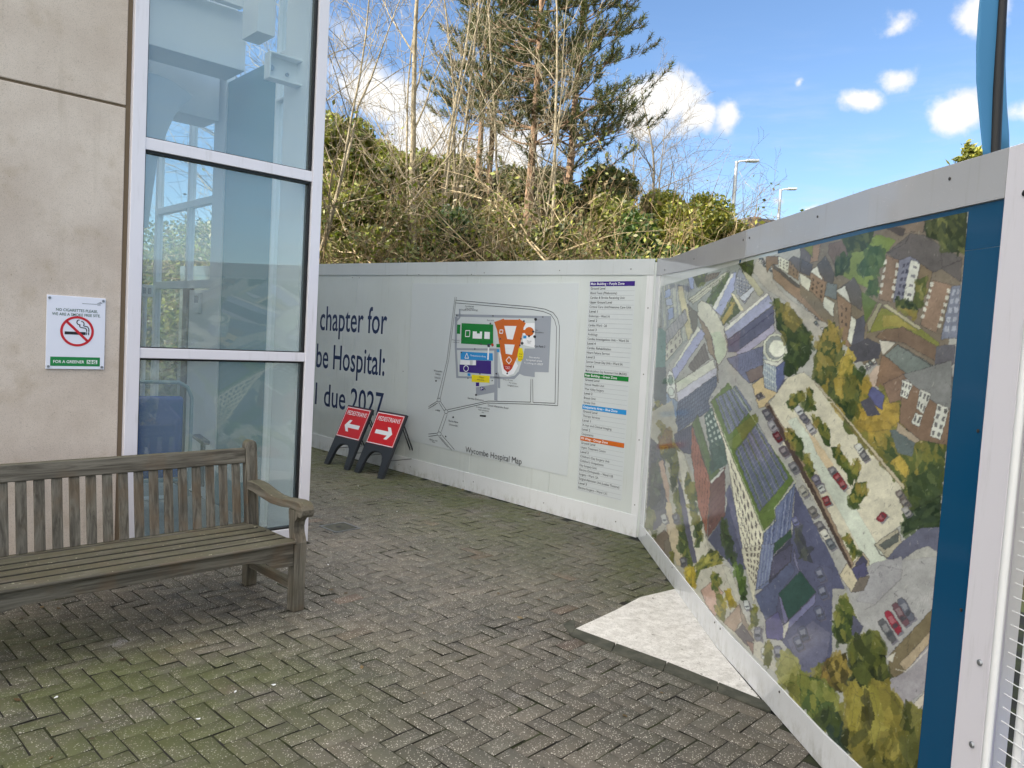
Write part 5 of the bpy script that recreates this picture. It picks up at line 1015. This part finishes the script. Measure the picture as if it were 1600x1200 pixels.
# ---------------------------------------------------------------- folding pedestrian signs
def ped_sign(foot, rz, left, label):
    t = thing('pedestrian_sign', label, 'sign', (foot[0], foot[1], 0), 'red pedestrian signs', R(rz))
    W, H, L = .563, .755, .33; sl3 = math.hypot(H, L); uy, uz = L/sl3, H/sl3
    P3 = lambda a, b, c=0.: (a, b*uy-c*uz, b*uz+c*uy)                 # a across, b up the slope, c out of the face
    mb = MB()                                                         # black moulded frame with an arch between its feet
    arch = [(0, 0), (.092, 0), (.105, .05), (.125, .20), (.155, .262), (.20, .297), (.25, .308), (W-.25, .308), (W-.20, .297), (W-.155, .262), (W-.125, .20), (W-.105, .05), (W-.092, 0), (W, 0), (W, sl3), (0, sl3)]
    mb.prism(arch, -.035, .004, lambda a, b, c: P3(a, b, c)); fr_ = mb.build('front_frame', M['blackplastic'], t, bevel=.004)
    for a0, a1 in ((0, .095), (W-.095, W)):
        mb = MB(); mb.prism([(a0, .042), (a1, .042), (a1, .047), (a0, .047)], .0045, .0062, lambda a, b, c: P3(a, b, c)); mb.build('foot_ridge', M['gasket'], fr_)
    b0, b1 = .392, sl3-.022
    face = MB(); face.prism([(.016, b0), (W-.016, b0), (W-.016, b1), (.016, b1)], .0042, .0068, lambda a, b, c: P3(a, b, c)); fc = face.build('red_panel', M['red'], t)
    mb = MB()
    for q in ((.020, b0+.004, W-.020, b0+.013), (.020, b1-.013, W-.020, b1-.004), (.020, b0+.014, .029, b1-.014), (W-.029, b0+.014, W-.020, b1-.014)):
        mb.add([P3(q[0], q[1], .0074), P3(q[2], q[1], .0074), P3(q[2], q[3], .0074), P3(q[0], q[3], .0074)], [(0, 1, 2, 3)])
    mb.build('white_border', M['pwhite'], fc)
    V, Fc = glyphs('PEDESTRIANS', .006); x0, x1 = V[:, 0].min(), V[:, 0].max(); mb = MB()
    mb.add([P3(.065+(v[0]-x0)/(x1-x0)*(W-.125), b1-.105+v[1]/.72*.058, .0074) for v in V], Fc); mb.build('lettering', M['pwhite'], fc)
    am = (b0+b1)/2-.045; s = -1 if left else 1; cx2 = W/2
    sh = [(-.17, -.026), (.075, -.026), (.035, -.078), (.095, -.078), (.165, 0), (.095, .078), (.035, .078), (.075, .026), (-.17, .026)]
    mb = MB(); mb.add([P3(cx2+s*a, am+b, .0074) for a, b in sh], [tuple(range(9))])
    o = mb.build('arrow', M['pwhite'], fc); bm = bmesh.new(); bm.from_mesh(o.data); bmesh.ops.triangulate(bm, faces=bm.faces); bm.to_mesh(o.data); bm.free()
    # rear leg frame
    mb = MB(); top = P3(0, sl3-.05, -.03); 
    for a in (.05, .10, W-.10, W-.05): mb.tube([(a, L*.93, H*.9), (a, L+.30, .03)], .009, 6)
    mb.tube([(.03, L+.27, .11), (W-.03, L+.27, .11)], .008, 6); mb.box(.03, .17, L+.24, L+.36, 0, .035); mb.box(W-.17, W-.03, L+.24, L+.36, 0, .035); mb.build('rear_frame', M['blackplastic'], t)
    mb = MB(); mb.tube([(.05, .09, .20), (.05, L+.22, .20)], .004, 5); mb.tube([(W-.05, .09, .2), (W-.05, L+.22, .20)], .004, 5); mb.build('strap', M['gasket'], t)
    return t
ped_sign((-2.374, 9.872), -45.3, True, 'red pedestrians sign with a white arrow pointing left, behind the other')
ped_sign((-1.888, 9.414), -43.0, False, 'red pedestrians sign with a white arrow pointing right, in front of the other')

# manhole cover
mh = thing('manhole_cover', 'small square metal inspection cover set in the block paving', 'manhole cover', (-1.45, 6.72, .002), rz=R(46))
mb = MB(); mb.box(-.118, .118, -.118, .118, -.01, .002); mb.build('tray', M['kerb'], mh)
mb = MB()
for q in ((-.13, .13, -.13, -.118), (-.13, .13, .118, .13), (-.13, -.118, -.1179, .1179), (.118, .13, -.1179, .1179)): mb.box(q[0], q[1], q[2], q[3], -.01, .005)
mb.build('metal_rim', M['steel'], mh)
mb = MB(); mb.tube([(0, .02, .0022), (0, .02, .0035)], .022, 12); mb.build('lifting_hole', M['gasket'], mh)

# feather flag behind the boards
fl = far_at(1552, 560, 9.0)
ff = thing('feather_flag', 'tall blue feather flag on a black sleeve rising behind the boards', 'flag', (fl[0], fl[1], 0))
def fpos(x, y): q = far_at(x, y, 9.0); return Vector((q[0]-fl[0], q[1]-fl[1], q[2]))
mb = MB(); mb.tube([(0, 0, 0), (0, 0, 2.2), tuple(fpos(1553, 235)), tuple(fpos(1560, 80)), tuple(fpos(1567, -30)), tuple(fpos(1572, -160)), tuple(fpos(1566, -260))], [.05, .05, .06, .055, .048, .035, .02], 10); mb.build('pole_sleeve', M['flagblack'], ff, smooth=True)
def sail(name, L_, Rr, dep0, dep1):
    V = []; Q = []; n = len(L_)
    for i, ((xa, ya), (xb, yb)) in enumerate(zip(L_, Rr)):
        for k in range(7):
            t = k/6; p_ = fpos(xa*(1-t)+xb*t, ya*(1-t)+yb*t); d_ = Vector((fl[0], fl[1], 0)).normalized()*((dep0*(1-t)+dep1*t)+.02*math.sin(i*1.1+t*3))
            V.append(tuple(p_+d_))
    for i in range(n-1):
        for k in range(6): a = i*7+k; Q.append((a, a+1, a+8, a+7))
    o = raw_mesh(name, V, Q, M['flagblue'], ff, smooth=True); md = o.modifiers.new('cloth', 'SOLIDIFY'); md.thickness = .004; return o
sail('sail', [(1544, -240), (1535, -120), (1533, 0), (1529, 40), (1526, 90), (1526, 140), (1530, 190), (1535, 240), (1537, 262)], [(1566, -250), (1570, -130), (1562, 0), (1561, 40), (1560, 90), (1557, 140), (1553, 190), (1549, 240), (1548, 262)], -.30, 0)
sail('sail_edge', [(1568, 20), (1566, 90), (1562, 150), (1557, 200), (1553, 250)], [(1573, 20), (1571, 90), (1573, 150), (1577, 200), (1578, 250)], .0, .25)

# street lamps beyond the boards
def street_lamp(px, py, dist, label, arm_px):
    q = far_at(px, py, dist); gz = tz(q[0], q[1]); h = q[2]-gz
    t = thing('street_lamp', label, 'street lamp', (q[0], q[1], gz), 'street lamps along the road')
    mb = MB(); mb.tube([(0, 0, 0), (0, 0, h*.35), (0, 0, h)], [.11, .085, .055], 10); mb.build('pole', M['lamp'], t, smooth=True)
    e = far_at(px+arm_px, py-3, dist+.2); ex = e[0]-q[0]; ey = e[1]-q[1]; L = math.hypot(ex, ey)
    mb = MB(); mb.tube([(0, 0, h-.12), (ex*.12, ey*.12, h), (ex*.5, ey*.5, h+.04)], .032, 8); a = mb.build('arm', M['lamp'], t, smooth=True)
    Mx = Matrix.Translation((ex*.5, ey*.5, h+.04)) @ Matrix.Rotation(math.atan2(ey, ex), 4, 'Z') @ Matrix.Rotation(R(-4), 4, 'Y')
    mb = MB(); mb.box(-.05, L*.55, -.1, .1, -.045, .035, Mx); hd = mb.build('lamp_head', M['lamp'], t, bevel=.02); mb = MB(); mb.box(.08, L*.5, -.08, .08, -.052, -.0455, Mx); mb.build('lens', M['lens'], hd)
street_lamp(1151, 252, 27, 'tallest grey street lamp, nearest to the yellow-green bushes', 33)
street_lamp(1220, 296, 35, 'second grey street lamp, in the middle of the row of three', 24)
street_lamp(1260, 327, 46, 'farthest street lamp with only its head above the boards', 17)

# house with chimneys far down the road
hq = far_at(1172, 352, 85); hz = tz(hq[0], hq[1])
hs = thing('brick_house', 'distant brick house whose roof and chimney stacks show above the boards', 'house', (hq[0], hq[1], hz), rz=R(20)); ht = hq[2]-hz
mb = MB(); mb.box(-5, 5, -4, 4, 0, ht-2.0); mb.build('wall', M['brick'], hs)
mb = MB(); mb.prism([(-5.3, ht-1.99), (5.3, ht-1.99), (3.2, ht), (-3.2, ht)], -4.3, 4.3, lambda a, b, c: (a, c, b)); rf = mb.build('roof', M['slate'], hs)
for x in (-2.6, .9):
    mb = MB(); mb.box(x-.55, x+.55, -.4, .4, ht-.6, ht+.55); c_ = mb.build('chimney', M['brick'], rf)
    mb = MB()
    for dx in (-.3, 0, .3): mb.tube([(x+dx, 0, ht+.551), (x+dx, 0, ht+.95)], .11, 8)
    mb.build('chimney_pot', M['brick'], c_)
for x in (-3, 0, 3):
    mb = MB(); mb.box(x-.6, x+.6, -4.06, -4.002, 1.2, 2.6); f_ = mb.build('window', M['white'], hs); mb = MB(); mb.box(x-.5, x+.5, -4.08, -4.061, 1.3, 2.5); mb.build('pane', M['tealpanel'], f_)

# ---------------------------------------------------------------- vegetation
def unit(v): return v/np.linalg.norm(v)
def branch_paths(rs, p, d, L, r, lvl, out, P):
    """one stem and, from it, its side branches; P[lvl] = (segments, wander, up-pull, children, child length, child angle, first child at)"""
    seg, wan, up, nch, cl, ca, t0 = P[lvl]
    pts = [p.copy()]; dirs = []
    for i in range(seg):
        d = unit(d+rs.normal(0, wan, 3)+np.array([0, 0, up])); p = p+d*L/seg; pts.append(p.copy()); dirs.append(d.copy())
    rad = [max(r*(1-.82*i/seg), .004) for i in range(seg+1)]
    out.append((pts, rad, lvl))
    if lvl+1 < len(P):
        for k in range(nch):
            t = t0+(1-t0)*(k+rs.uniform(.1, .9))/nch; i = min(int(t*seg), seg-1)
            q = pts[i]+(pts[i+1]-pts[i])*(t*seg-i); dd = dirs[i]
            a = rs.uniform(0, 6.283); ref = unit(np.cross(dd, [.3, .2, .93])+1e-6); ref2 = np.cross(dd, ref)
            an = ca*rs.uniform(.7, 1.3); nd_ = unit(dd*math.cos(an)+(ref*math.cos(a)+ref2*math.sin(a))*math.sin(an))
            branch_paths(rs, q, nd_, L*cl*rs.uniform(.7, 1.25)*(1-.45*t), rad[i]*(.5 if lvl else .42), lvl+1, out, P)
def tubes(paths, sides=5):
    mb = MB()
    for pts, rad, lvl in paths: mb.tube(pts, rad, max(3, sides-lvl), cap=False)
    return mb
def leaves(rs, C, size, tones, up=.4, aspect=1.7):                     # one small quad per point
    n = len(C); nrm = rs.normal(0, 1, (n, 3)); nrm[:, 2] += up; nrm /= np.linalg.norm(nrm, axis=1)[:, None]
    a = np.cross(nrm, rs.normal(0, 1, (n, 3))); a /= np.linalg.norm(a, axis=1)[:, None]; b = np.cross(nrm, a)
    s = size*rs.uniform(.6, 1.4, (n, 1)); a = a*s*aspect*.5; b = b*s*.5
    V = np.stack([C-a, C+b*.9, C+a, C-b*.9], 1).reshape(-1, 3); Q = np.arange(4*n).reshape(n, 4)
    t = np.array(tones)[rs.randint(len(tones), size=n)]*rs.uniform(.75, 1.25, (n, 1)); return V, Q, t
def lobes(rs, rx, ry, h, k):                                           # uneven crown: overlapping blobs
    L = []
    for i in range(k):
        a = rs.uniform(0, 6.283); q = math.sqrt(rs.uniform(0, 1)); z = rs.uniform(.15, 1.0)
        w_ = (1-.55*max(0, z-.35))
        L.append((np.array([rx*q*w_*math.cos(a), ry*q*w_*math.sin(a), h*z*.86]), rs.uniform(.26, .56)*min(rx, h*.5)))
    return L
def cloud(rs, L, n):
    w_ = np.array([r**2 for _, r in L]); idx = rs.choice(len(L), n, p=w_/w_.sum())
    v = rs.normal(0, 1, (n, 3)); v /= np.linalg.norm(v, axis=1)[:, None]
    rr = np.array([L[i][1] for i in idx])*(.45+.85*rs.uniform(0, 1, n)**.9); C = np.array([L[i][0] for i in idx])+v*rr[:, None]*np.array([1, 1, .9])
    return C[C[:, 2] > .05]
GREEN_D = [(.030, .055, .018), (.045, .075, .024), (.065, .098, .03)]
GREEN_L = [(.18, .21, .034), (.24, .26, .042), (.12, .155, .03), (.29, .29, .06)]
GREEN_Y = [(.25, .25, .04), (.32, .30, .055), (.19, .205, .04), (.12, .155, .035)]
OLIVE = [(.13, .135, .04), (.17, .165, .05), (.09, .105, .034), (.20, .185, .07)]
BROWN = [(.16, .12, .065), (.20, .15, .085), (.11, .085, .045)]

def shrub(name, label, cat, px, ytop, wpx, dist, tones, n=6500, size=.13, seed=0, group='shrubs on the bank', twigs=26, k=16):
    rs = np.random.RandomState(seed); top = far_at(px, ytop, dist); gz = tz(top[0], top[1])-.05; h = top[2]-gz; rx = wpx/F_PX*dist/2
    t = thing(name, label, cat, (top[0], top[1], gz), group)
    rx *= 1.25; L = lobes(rs, rx*.8, rx*.65, h, int(k*max(1, h/(2*rx)))); n = int(n*3.2); C = cloud(rs, L, n); V, Q, c = leaves(rs, C, size*.66, tones); raw_mesh('crown', V, Q, M['leaf'], t, col=c)
    paths = []
    for i in range(twigs):
        d = unit(np.array([rs.normal(0, .5), rs.normal(0, .5), 1.0])); branch_paths(rs, np.array([rs.normal(0, rx*.3), rs.normal(0, rx*.3), 0.]), d, h*rs.uniform(.8, 1.12), .028, 0, paths, [(7, .16, .03, 5, .35, .7, .35), (4, .2, .03, 0, 0, 0, 0)])
    tubes(paths, 4).build('stems', M['twig'], t)
    return t
def thicket(label, px, ytop, wpx, dist, seed, n=46, tones=BROWN, leafn=1500, reach=1.0, cat='thicket'):
    rs = np.random.RandomState(seed); top = far_at(px, ytop, dist); gz = tz(top[0], top[1])-.05; h = top[2]-gz; rx = wpx/F_PX*dist/2
    t = thing('bare_thicket', label, cat, (top[0], top[1], gz), 'leafless thickets on the bank'); paths = []
    for i in range(n):
        a = rs.uniform(0, 6.283); d = unit(np.array([math.cos(a)*.75, math.sin(a)*.6, rs.uniform(.5, 1.6)]))
        L_ = h*rs.uniform(.7, 1.35)*reach
        branch_paths(rs, np.array([rs.uniform(-rx, rx)*.8, rs.uniform(-1, 1)*rx*.5, 0.]), d, L_, rs.uniform(.016, .034), 0, paths, [(9, .17, -.055, 9, .42, .8, .2), (5, .25, -.02, 4, .45, .8, .2), (3, .3, 0, 0, 0, 0, 0)])
    tubes(paths, 4).build('stems', M['twig'], t)
    arcs = []
    for i in range(3 if leafn else 0):
        a = rs.choice([0, 3.14])+rs.normal(0, .5); d = unit(np.array([math.cos(a), math.sin(a)*.5-.15, rs.uniform(.25, .9)]))
        branch_paths(rs, np.array([rs.uniform(-rx, rx), -rx*rs.uniform(.3, .9), h*rs.uniform(.05, .5)]), d, h*rs.uniform(.9, 1.6), rs.uniform(.022, .036), 0, arcs, [(12, .13, -.05, 7, .4, .7, .25), (6, .22, -.02, 3, .5, .7, .3), (4, .25, 0, 0, 0, 0, 0)])
    if arcs: tubes(arcs, 5).build('arching_branches', M['straw'], t)
    if leafn:
        ends = np.array([p[0][-1] for p in paths if p[2] >= 1]+[p[0][len(p[0])//2] for p in paths if p[2] >= 1]); C = ends[rs.randint(len(ends), size=leafn)]+rs.normal(0, .22, (leafn, 3))
        V, Q, c = leaves(rs, C, .07, tones); raw_mesh('leaf_litter', V, Q, M['leaf'], t, col=c)['kind'] = 'stuff'
    return t
# back rows first: evergreen and ivy masses climbing the bank
SH = [('ivy_shrub','tall light green ivy-clad shrub at the left end of the bank','shrub',546,158,96,23,GREEN_L,9000,.15),
 ('ivy_shrub','leafy yellow-green ivy shrub behind the tall slim birches','shrub',668,212,110,24,GREEN_L,8000,.15),
 ('evergreen_shrub','dark evergreen shrub behind the forked pine trunk','shrub',738,262,130,25,GREEN_D+OLIVE,8500,.15),
 ('ivy_shrub','low yellow-green shrub between the pine trunks','shrub',772,290,110,22,GREEN_L+OLIVE,6500,.13),
 ('evergreen_shrub','broad dark evergreen mass right of the reddest pine trunk','shrub',905,276,140,25,GREEN_D+OLIVE,9500,.15),
 ('evergreen_shrub','dense dark shrub low behind the left thickets','shrub',575,262,150,21,OLIVE+GREEN_L,8500,.14),
 ('evergreen_shrub','dark low shrub showing just above the boards in the middle','shrub',690,318,140,19.5,GREEN_D,7500,.12),
 ('evergreen_shrub','dark low shrub under the right-hand pine','shrub',868,330,140,19.5,GREEN_D+OLIVE,7500,.12),
 ('ivy_shrub','glossy mid-green laurel at the right foot of the bank','shrub',1012,312,110,22,[(.045,.085,.022),(.06,.11,.028),(.09,.14,.03)],9500,.12),
 ('yellow_shrub','bright yellow-green bush beside the street lamp','shrub',1080,282,110,25,GREEN_Y,9500,.12),
 ('yellow_shrub','rounded yellow bush at the right end of the bank','shrub',1130,318,90,27,GREEN_Y,7500,.12),
 ('ivy_shrub','olive hedge bush between the laurel and the bare trees','shrub',960,290,110,24,OLIVE+GREEN_L,8000,.14)]
SH += [('ivy_shrub','farthest left ivy mass glimpsed beside the glazed corner','shrub',512,190,90,26,OLIVE+GREEN_L,9000,.17),
 ('ivy_shrub','ivy-covered hump between the two tallest left shrubs','shrub',606,190,120,25,GREEN_L,10000,.17),
 ('ivy_shrub','ivy mass just left of the forked pine trunk','shrub',706,238,100,28,OLIVE+GREEN_L,9500,.17),
 ('ivy_shrub','ivy mass seen between the forked pine and the middle pine','shrub',790,252,110,29,OLIVE+GREEN_D,9500,.17),
 ('ivy_shrub','pale olive bush behind the leaning bare tree','shrub',850,262,100,29,OLIVE,9500,.17),
 ('ivy_shrub','high olive bush just right of the rightmost pine trunk','shrub',938,258,110,29,OLIVE+GREEN_D,9500,.17),
 ('yellow_shrub','pale yellow-green bush at the foot of the small bare tree','shrub',1030,292,90,30,GREEN_Y+OLIVE,9000,.16)]
for i, (nm, lb, ct, px, yt, wp, ds, tn, n, sz) in enumerate(SH): shrub(nm, lb, ct, px, yt, wp, ds, tn, n, sz, seed=100+i)
TK = [('brown leafless thicket against the left ivy shrub',556,250,130,20,26),('tangled brown thicket in front of the pale birch stems',628,276,140,19.5,26),('pale arching thicket under the forked pine',720,335,150,18.5,20),('thin leafless thicket around the reddest pine trunk',800,322,140,19,20),
 ('straw-coloured thicket below the right-hand pine crown',890,328,150,18.5,22),('low arching thicket at the right end of the bare trees',965,338,130,18.5,20),('feathery leafless bush above the yellow bushes',1082,266,80,28,36),('small low thicket just above the boards at far left',520,335,90,18,16)]
for i, (lb, px, yt, wp, ds, n) in enumerate(TK): thicket(lb, px, yt, wp, ds, 300+i, n, leafn=3600 if i < 6 else 0, tones=BROWN+OLIVE+OLIVE+GREEN_L)

# bare trees
def bare_tree(name, label, px, dist, stems, P, seed, bark='barkpale', group='bare trees on the bank', fine=.0):
    rs = np.random.RandomState(seed); b = far_at(px, 410, dist); gz = tz(b[0], b[1])-.1
    t = thing(name, label, 'tree', (b[0], b[1], gz), group); trunk, crown = [], []
    for (dx, dy, lean, L_, r) in stems:
        out = []; branch_paths(rs, np.array([dx, dy, 0.]), unit(np.array([lean[0], lean[1], 1.])), L_, r, 0, out, P)
        trunk += [o for o in out if o[2] == 0]; crown += [o for o in out if o[2] > 0]
    tubes(trunk, 9).build('trunk', M[bark], t, smooth=True); tubes(crown, 6).build('crown', M[bark], t)
    return t
UP = [(16, .03, .02, 11, .30, .55, .22), (7, .10, .05, 5, .42, .6, .2), (4, .16, .03, 2, .5, .6, .2), (3, .2, .0, 0, 0, 0, 0)]
bare_tree('birch_tree', 'tall slim pale tree with several stems from one base, left of the pines', 652, 21, [(0, 0, (.0, 0), 14, .115), (.12, .1, (.10, 0), 13, .06), (.2, .0, (.16, .05), 12, .05), (-.1, 0, (-.07, .05), 12.5, .045)], UP, 41)
bare_tree('birch_tree', 'slim grey stemmed tree just right of the many-stemmed one', 684, 23, [(0, 0, (.01, 0), 14, .065)], UP, 42)
bare_tree('birch_tree', 'leaning pale bare tree between the two reddish pines', 846, 19.5, [(0, 0, (.07, .02), 13, .062), (-.15, 0, (-.04, 0), 11, .03)], UP, 43)
bare_tree('birch_tree', 'very thin pale stem standing between the many-stemmed tree and the forked pine', 708, 22, [(0, 0, (.03, 0), 13.5, .055), (.1, 0, (.09, 0), 12, .04)], UP, 47)
bare_tree('birch_tree', 'thin grey pole-like tree between the forked pine and the reddest pine', 786, 23, [(0, 0, (-.01, 0), 14, .05)], UP, 48)
SPREAD = [(12, .07, .03, 16, .52, .95, .25), (9, .11, .02, 9, .45, .65, .2), (5, .16, .0, 4, .5, .6, .2), (3, .2, .0, 0, 0, 0, 0)]
bare_tree('bare_tree', 'wide branching bare tree beside the glazed corner of the building', 452, 19, [(0, 0, (.04, 0), 12, .075), (.1, 0, (.16, 0), 11, .05), (0, 0, (.36, 0), 10.5, .06), (0, .2, (.55, .1), 10, .055)], SPREAD, 44, 'barkpale')
bare_tree('bare_tree', 'small bare tree against the sky right of the pines', 1012, 36, [(0, 0, (.0, 0), 8.6, .1), (.1, 0, (.2, 0), 7.5, .07), (-.1, 0, (-.22, 0), 7.5, .07)], SPREAD, 45, 'barkgrey')
bare_tree('bare_tree', 'thin pale bare sapling leaning in front of the reddest pine', 772, 21, [(0, 0, (.18, 0), 9, .036)], UP, 46)

# pines
def pine(label, px, dist, height, crown0, lean, seed, stems=1, wid=1.0):
    rs = np.random.RandomState(seed); b = far_at(px, 410, dist); gz = tz(b[0], b[1])-.1
    t = thing('pine_tree', label, 'tree', (b[0], b[1], gz), 'pines on the bank'); tr, br, T = [], [], []
    for s in range(stems):
        p = np.array([.4*s, .1*s, 0.]); pts = [p]; n = 18
        for i in range(n): p = p+np.array([lean[0]+rs.normal(0, .02), lean[1]+rs.normal(0, .02), 1.])*height/n; pts.append(p)
        tr.append((pts, [.17*(1-.8*i/n)/(1+.25*(stems-1)) for i in range(n+1)], 0))
        z = height*.2
        while z < height*.985:
            f = z/height; i = min(int(f*n), n-1); q = pts[i]+(pts[i+1]-pts[i])*(f*n-i); live = z > crown0
            for k in range(rs.randint(3, 6) if live else rs.randint(0, 3)):
                a = rs.uniform(0, 6.283); L_ = wid*(2.9*(1-((z-crown0)/(height-crown0))*.72) if live else rs.uniform(.6, 2.0))*rs.uniform(.65, 1.2)
                d = unit(np.array([math.cos(a), math.sin(a), .12 if live else -.05])); bp_ = [q]; pp = q.copy(); m2 = 6
                for j in range(m2):
                    d = unit(d+rs.normal(0, .07, 3)+np.array([0, 0, .075 if live else -.02])); pp = pp+d*L_/m2; bp_.append(pp)
                br.append((bp_, [max(.034*(1-j/m2), .006) for j in range(m2+1)], 1))
                for j in range(2, m2+1):
                    for e in range(2 if live else 1):
                        sd = unit(np.cross(d, [0, 0, 1])*rs.choice([-1, 1])*rs.uniform(.3, 1)+d*.7+np.array([0, 0, .35*live])); l2 = L_*rs.uniform(.14, .3); e2 = bp_[j]+sd*l2
                        br.append(([bp_[j], (bp_[j]+e2)/2+rs.normal(0, .02, 3), e2], [.011, .008, .005], 2))
                        if live:
                            T.append((e2, sd))
                            if rs.rand() < .3: T.append(((bp_[j]+e2)/2, sd))
                if live: T.append((bp_[-1], d))
            z += rs.uniform(.32, .62) if live else rs.uniform(.4, .9)
    tubes(tr, 9).build('trunk', M['barkpine'], t, smooth=True); tubes(br, 5).build('branches', M['barkpine'], t)
    # needle tufts: bristles pointing out and upward round each shoot
    nb = 30; P0 = np.repeat(np.array([q for q, _ in T]), nb, 0); D = np.repeat(np.array([d for _, d in T]), nb, 0)+np.array([0, 0, .45]); n = len(P0)
    D = D/np.linalg.norm(D, axis=1)[:, None]; P0 = P0-D*rs.uniform(-.05, .26, (n, 1)); v = rs.normal(0, 1, (n, 3)); v = D*.75+v*.52; v /= np.linalg.norm(v, axis=1)[:, None]
    s = np.cross(v, rs.normal(0, 1, (n, 3))); s /= np.linalg.norm(s, axis=1)[:, None]; l = rs.uniform(.10, .19, (n, 1)); wv_ = .017
    V = np.stack([P0-s*wv_*.6, P0+s*wv_*.6, P0+v*l+s*wv_*.3, P0+v*l-s*wv_*.3], 1).reshape(-1, 3); tn = np.array([(.085, .10, .038), (.11, .125, .045), (.055, .07, .028), (.16, .155, .065)])
    c = tn[rs.randint(4, size=n)]*rs.uniform(.7, 1.3, (n, 1)); raw_mesh('crown', V, np.arange(4*n).reshape(n, 4), M['needle'], t, col=c)
    return t
pine('forked twin-trunked pine with a thin dark crown, left of the other pines', 738, 27, 13.5, 5.6, (.012, 0), 61, 2, .75)
pine('pine with the thickest reddish trunk, in the middle of the three', 820, 24, 14, 5.0, (.018, 0), 62)
pine('rightmost pine, with a lopsided bristly crown reaching into the sky', 880, 25, 13.5, 3.9, (.016, 0), 63, 1, 1.0)
# conifer tip over the boards on the right
rs = np.random.RandomState(71); q = far_at(1520, 232, 12); t = thing('young_conifer', 'feathery tip of a young yellow-green conifer beside the blue flag', 'tree', (q[0], q[1], 0)); paths = [([np.array([0, 0, 0.]), np.array([0, 0, q[2]])], [.05, .006], 0)]; C = []
for k in range(60):
    z = q[2]*(.35+.65*k/60); a = k*2.4; L_ = 1.3*(1-z/q[2])+.12; e = np.array([math.cos(a)*L_, math.sin(a)*L_, z+L_*.35]); paths.append(([np.array([0, 0, z]), e], [.01, .003], 1))
    for j in range(70): C.append(np.array([0, 0, z])*(1-(f := rs.uniform(.1, 1)))+e*f+rs.normal(0, .035, 3))
tubes(paths[:1], 7).build('trunk', M['barkgrey'], t); V, Q, c = leaves(rs, np.array(C), .045, GREEN_Y, aspect=2.4); cr_ = raw_mesh('crown', V, Q, M['leaf'], t, col=c); tubes(paths[1:], 4).build('branches', M['twig'], t)

# low undergrowth covering the bank
rs = np.random.RandomState(81); n = 130000; x = rs.uniform(-16, 26, n); y = rs.uniform(14.5, 40, n); keep = x < 9+.35*(y-14); x, y = x[keep], y[keep]; z = terrain(x, y)+rs.uniform(0, 1, len(x))**1.6*1.5
V, Q, c = leaves(rs, np.stack([x, y, z], 1), .11, OLIVE+GREEN_D+GREEN_L+BROWN, up=.6); tag(raw_mesh('undergrowth', V, Q, M['leaf'], col=c), kind='stuff')
# scraps of litter and gum on the paving
rs = np.random.RandomState(91); mb = MB()
for x_, y_ in ((87, 1091), (310, 1124), (428, 1071), (368, 1082), (512, 883), (560, 760), (620, 800)):
    q = on_ground(x_, y_); a = rs.uniform(0, 6.28, 7); r = rs.uniform(.005, .013, 7); a.sort(); mb.prism([(q[0]+r[i]*math.cos(a[i]), q[1]+r[i]*math.sin(a[i])) for i in range(7)], .003, .006, lambda u, v, w_: (u, v, w_))
tag(mb.build('paving_scraps', M['pwhite']), kind='stuff')
C = []
for k in range(150):
    if k < 90: f_ = rs.uniform(0, 1); q = B0-BU*(7*f_)+FB.n[:2]*abs(rs.normal(.04, .12))
    else: q = np.array([rs.uniform(-4, 1), rs.uniform(2.2, 8)])
    if inside(court, q[0], q[1]): C.append((q[0], q[1], .006))
V, Q, c = leaves(rs, np.array(C), .022, [(.10, .065, .03), (.16, .11, .05), (.06, .045, .025)], up=6); tag(raw_mesh('fallen_leaves', V, Q, M['leaf'], col=c), kind='stuff')
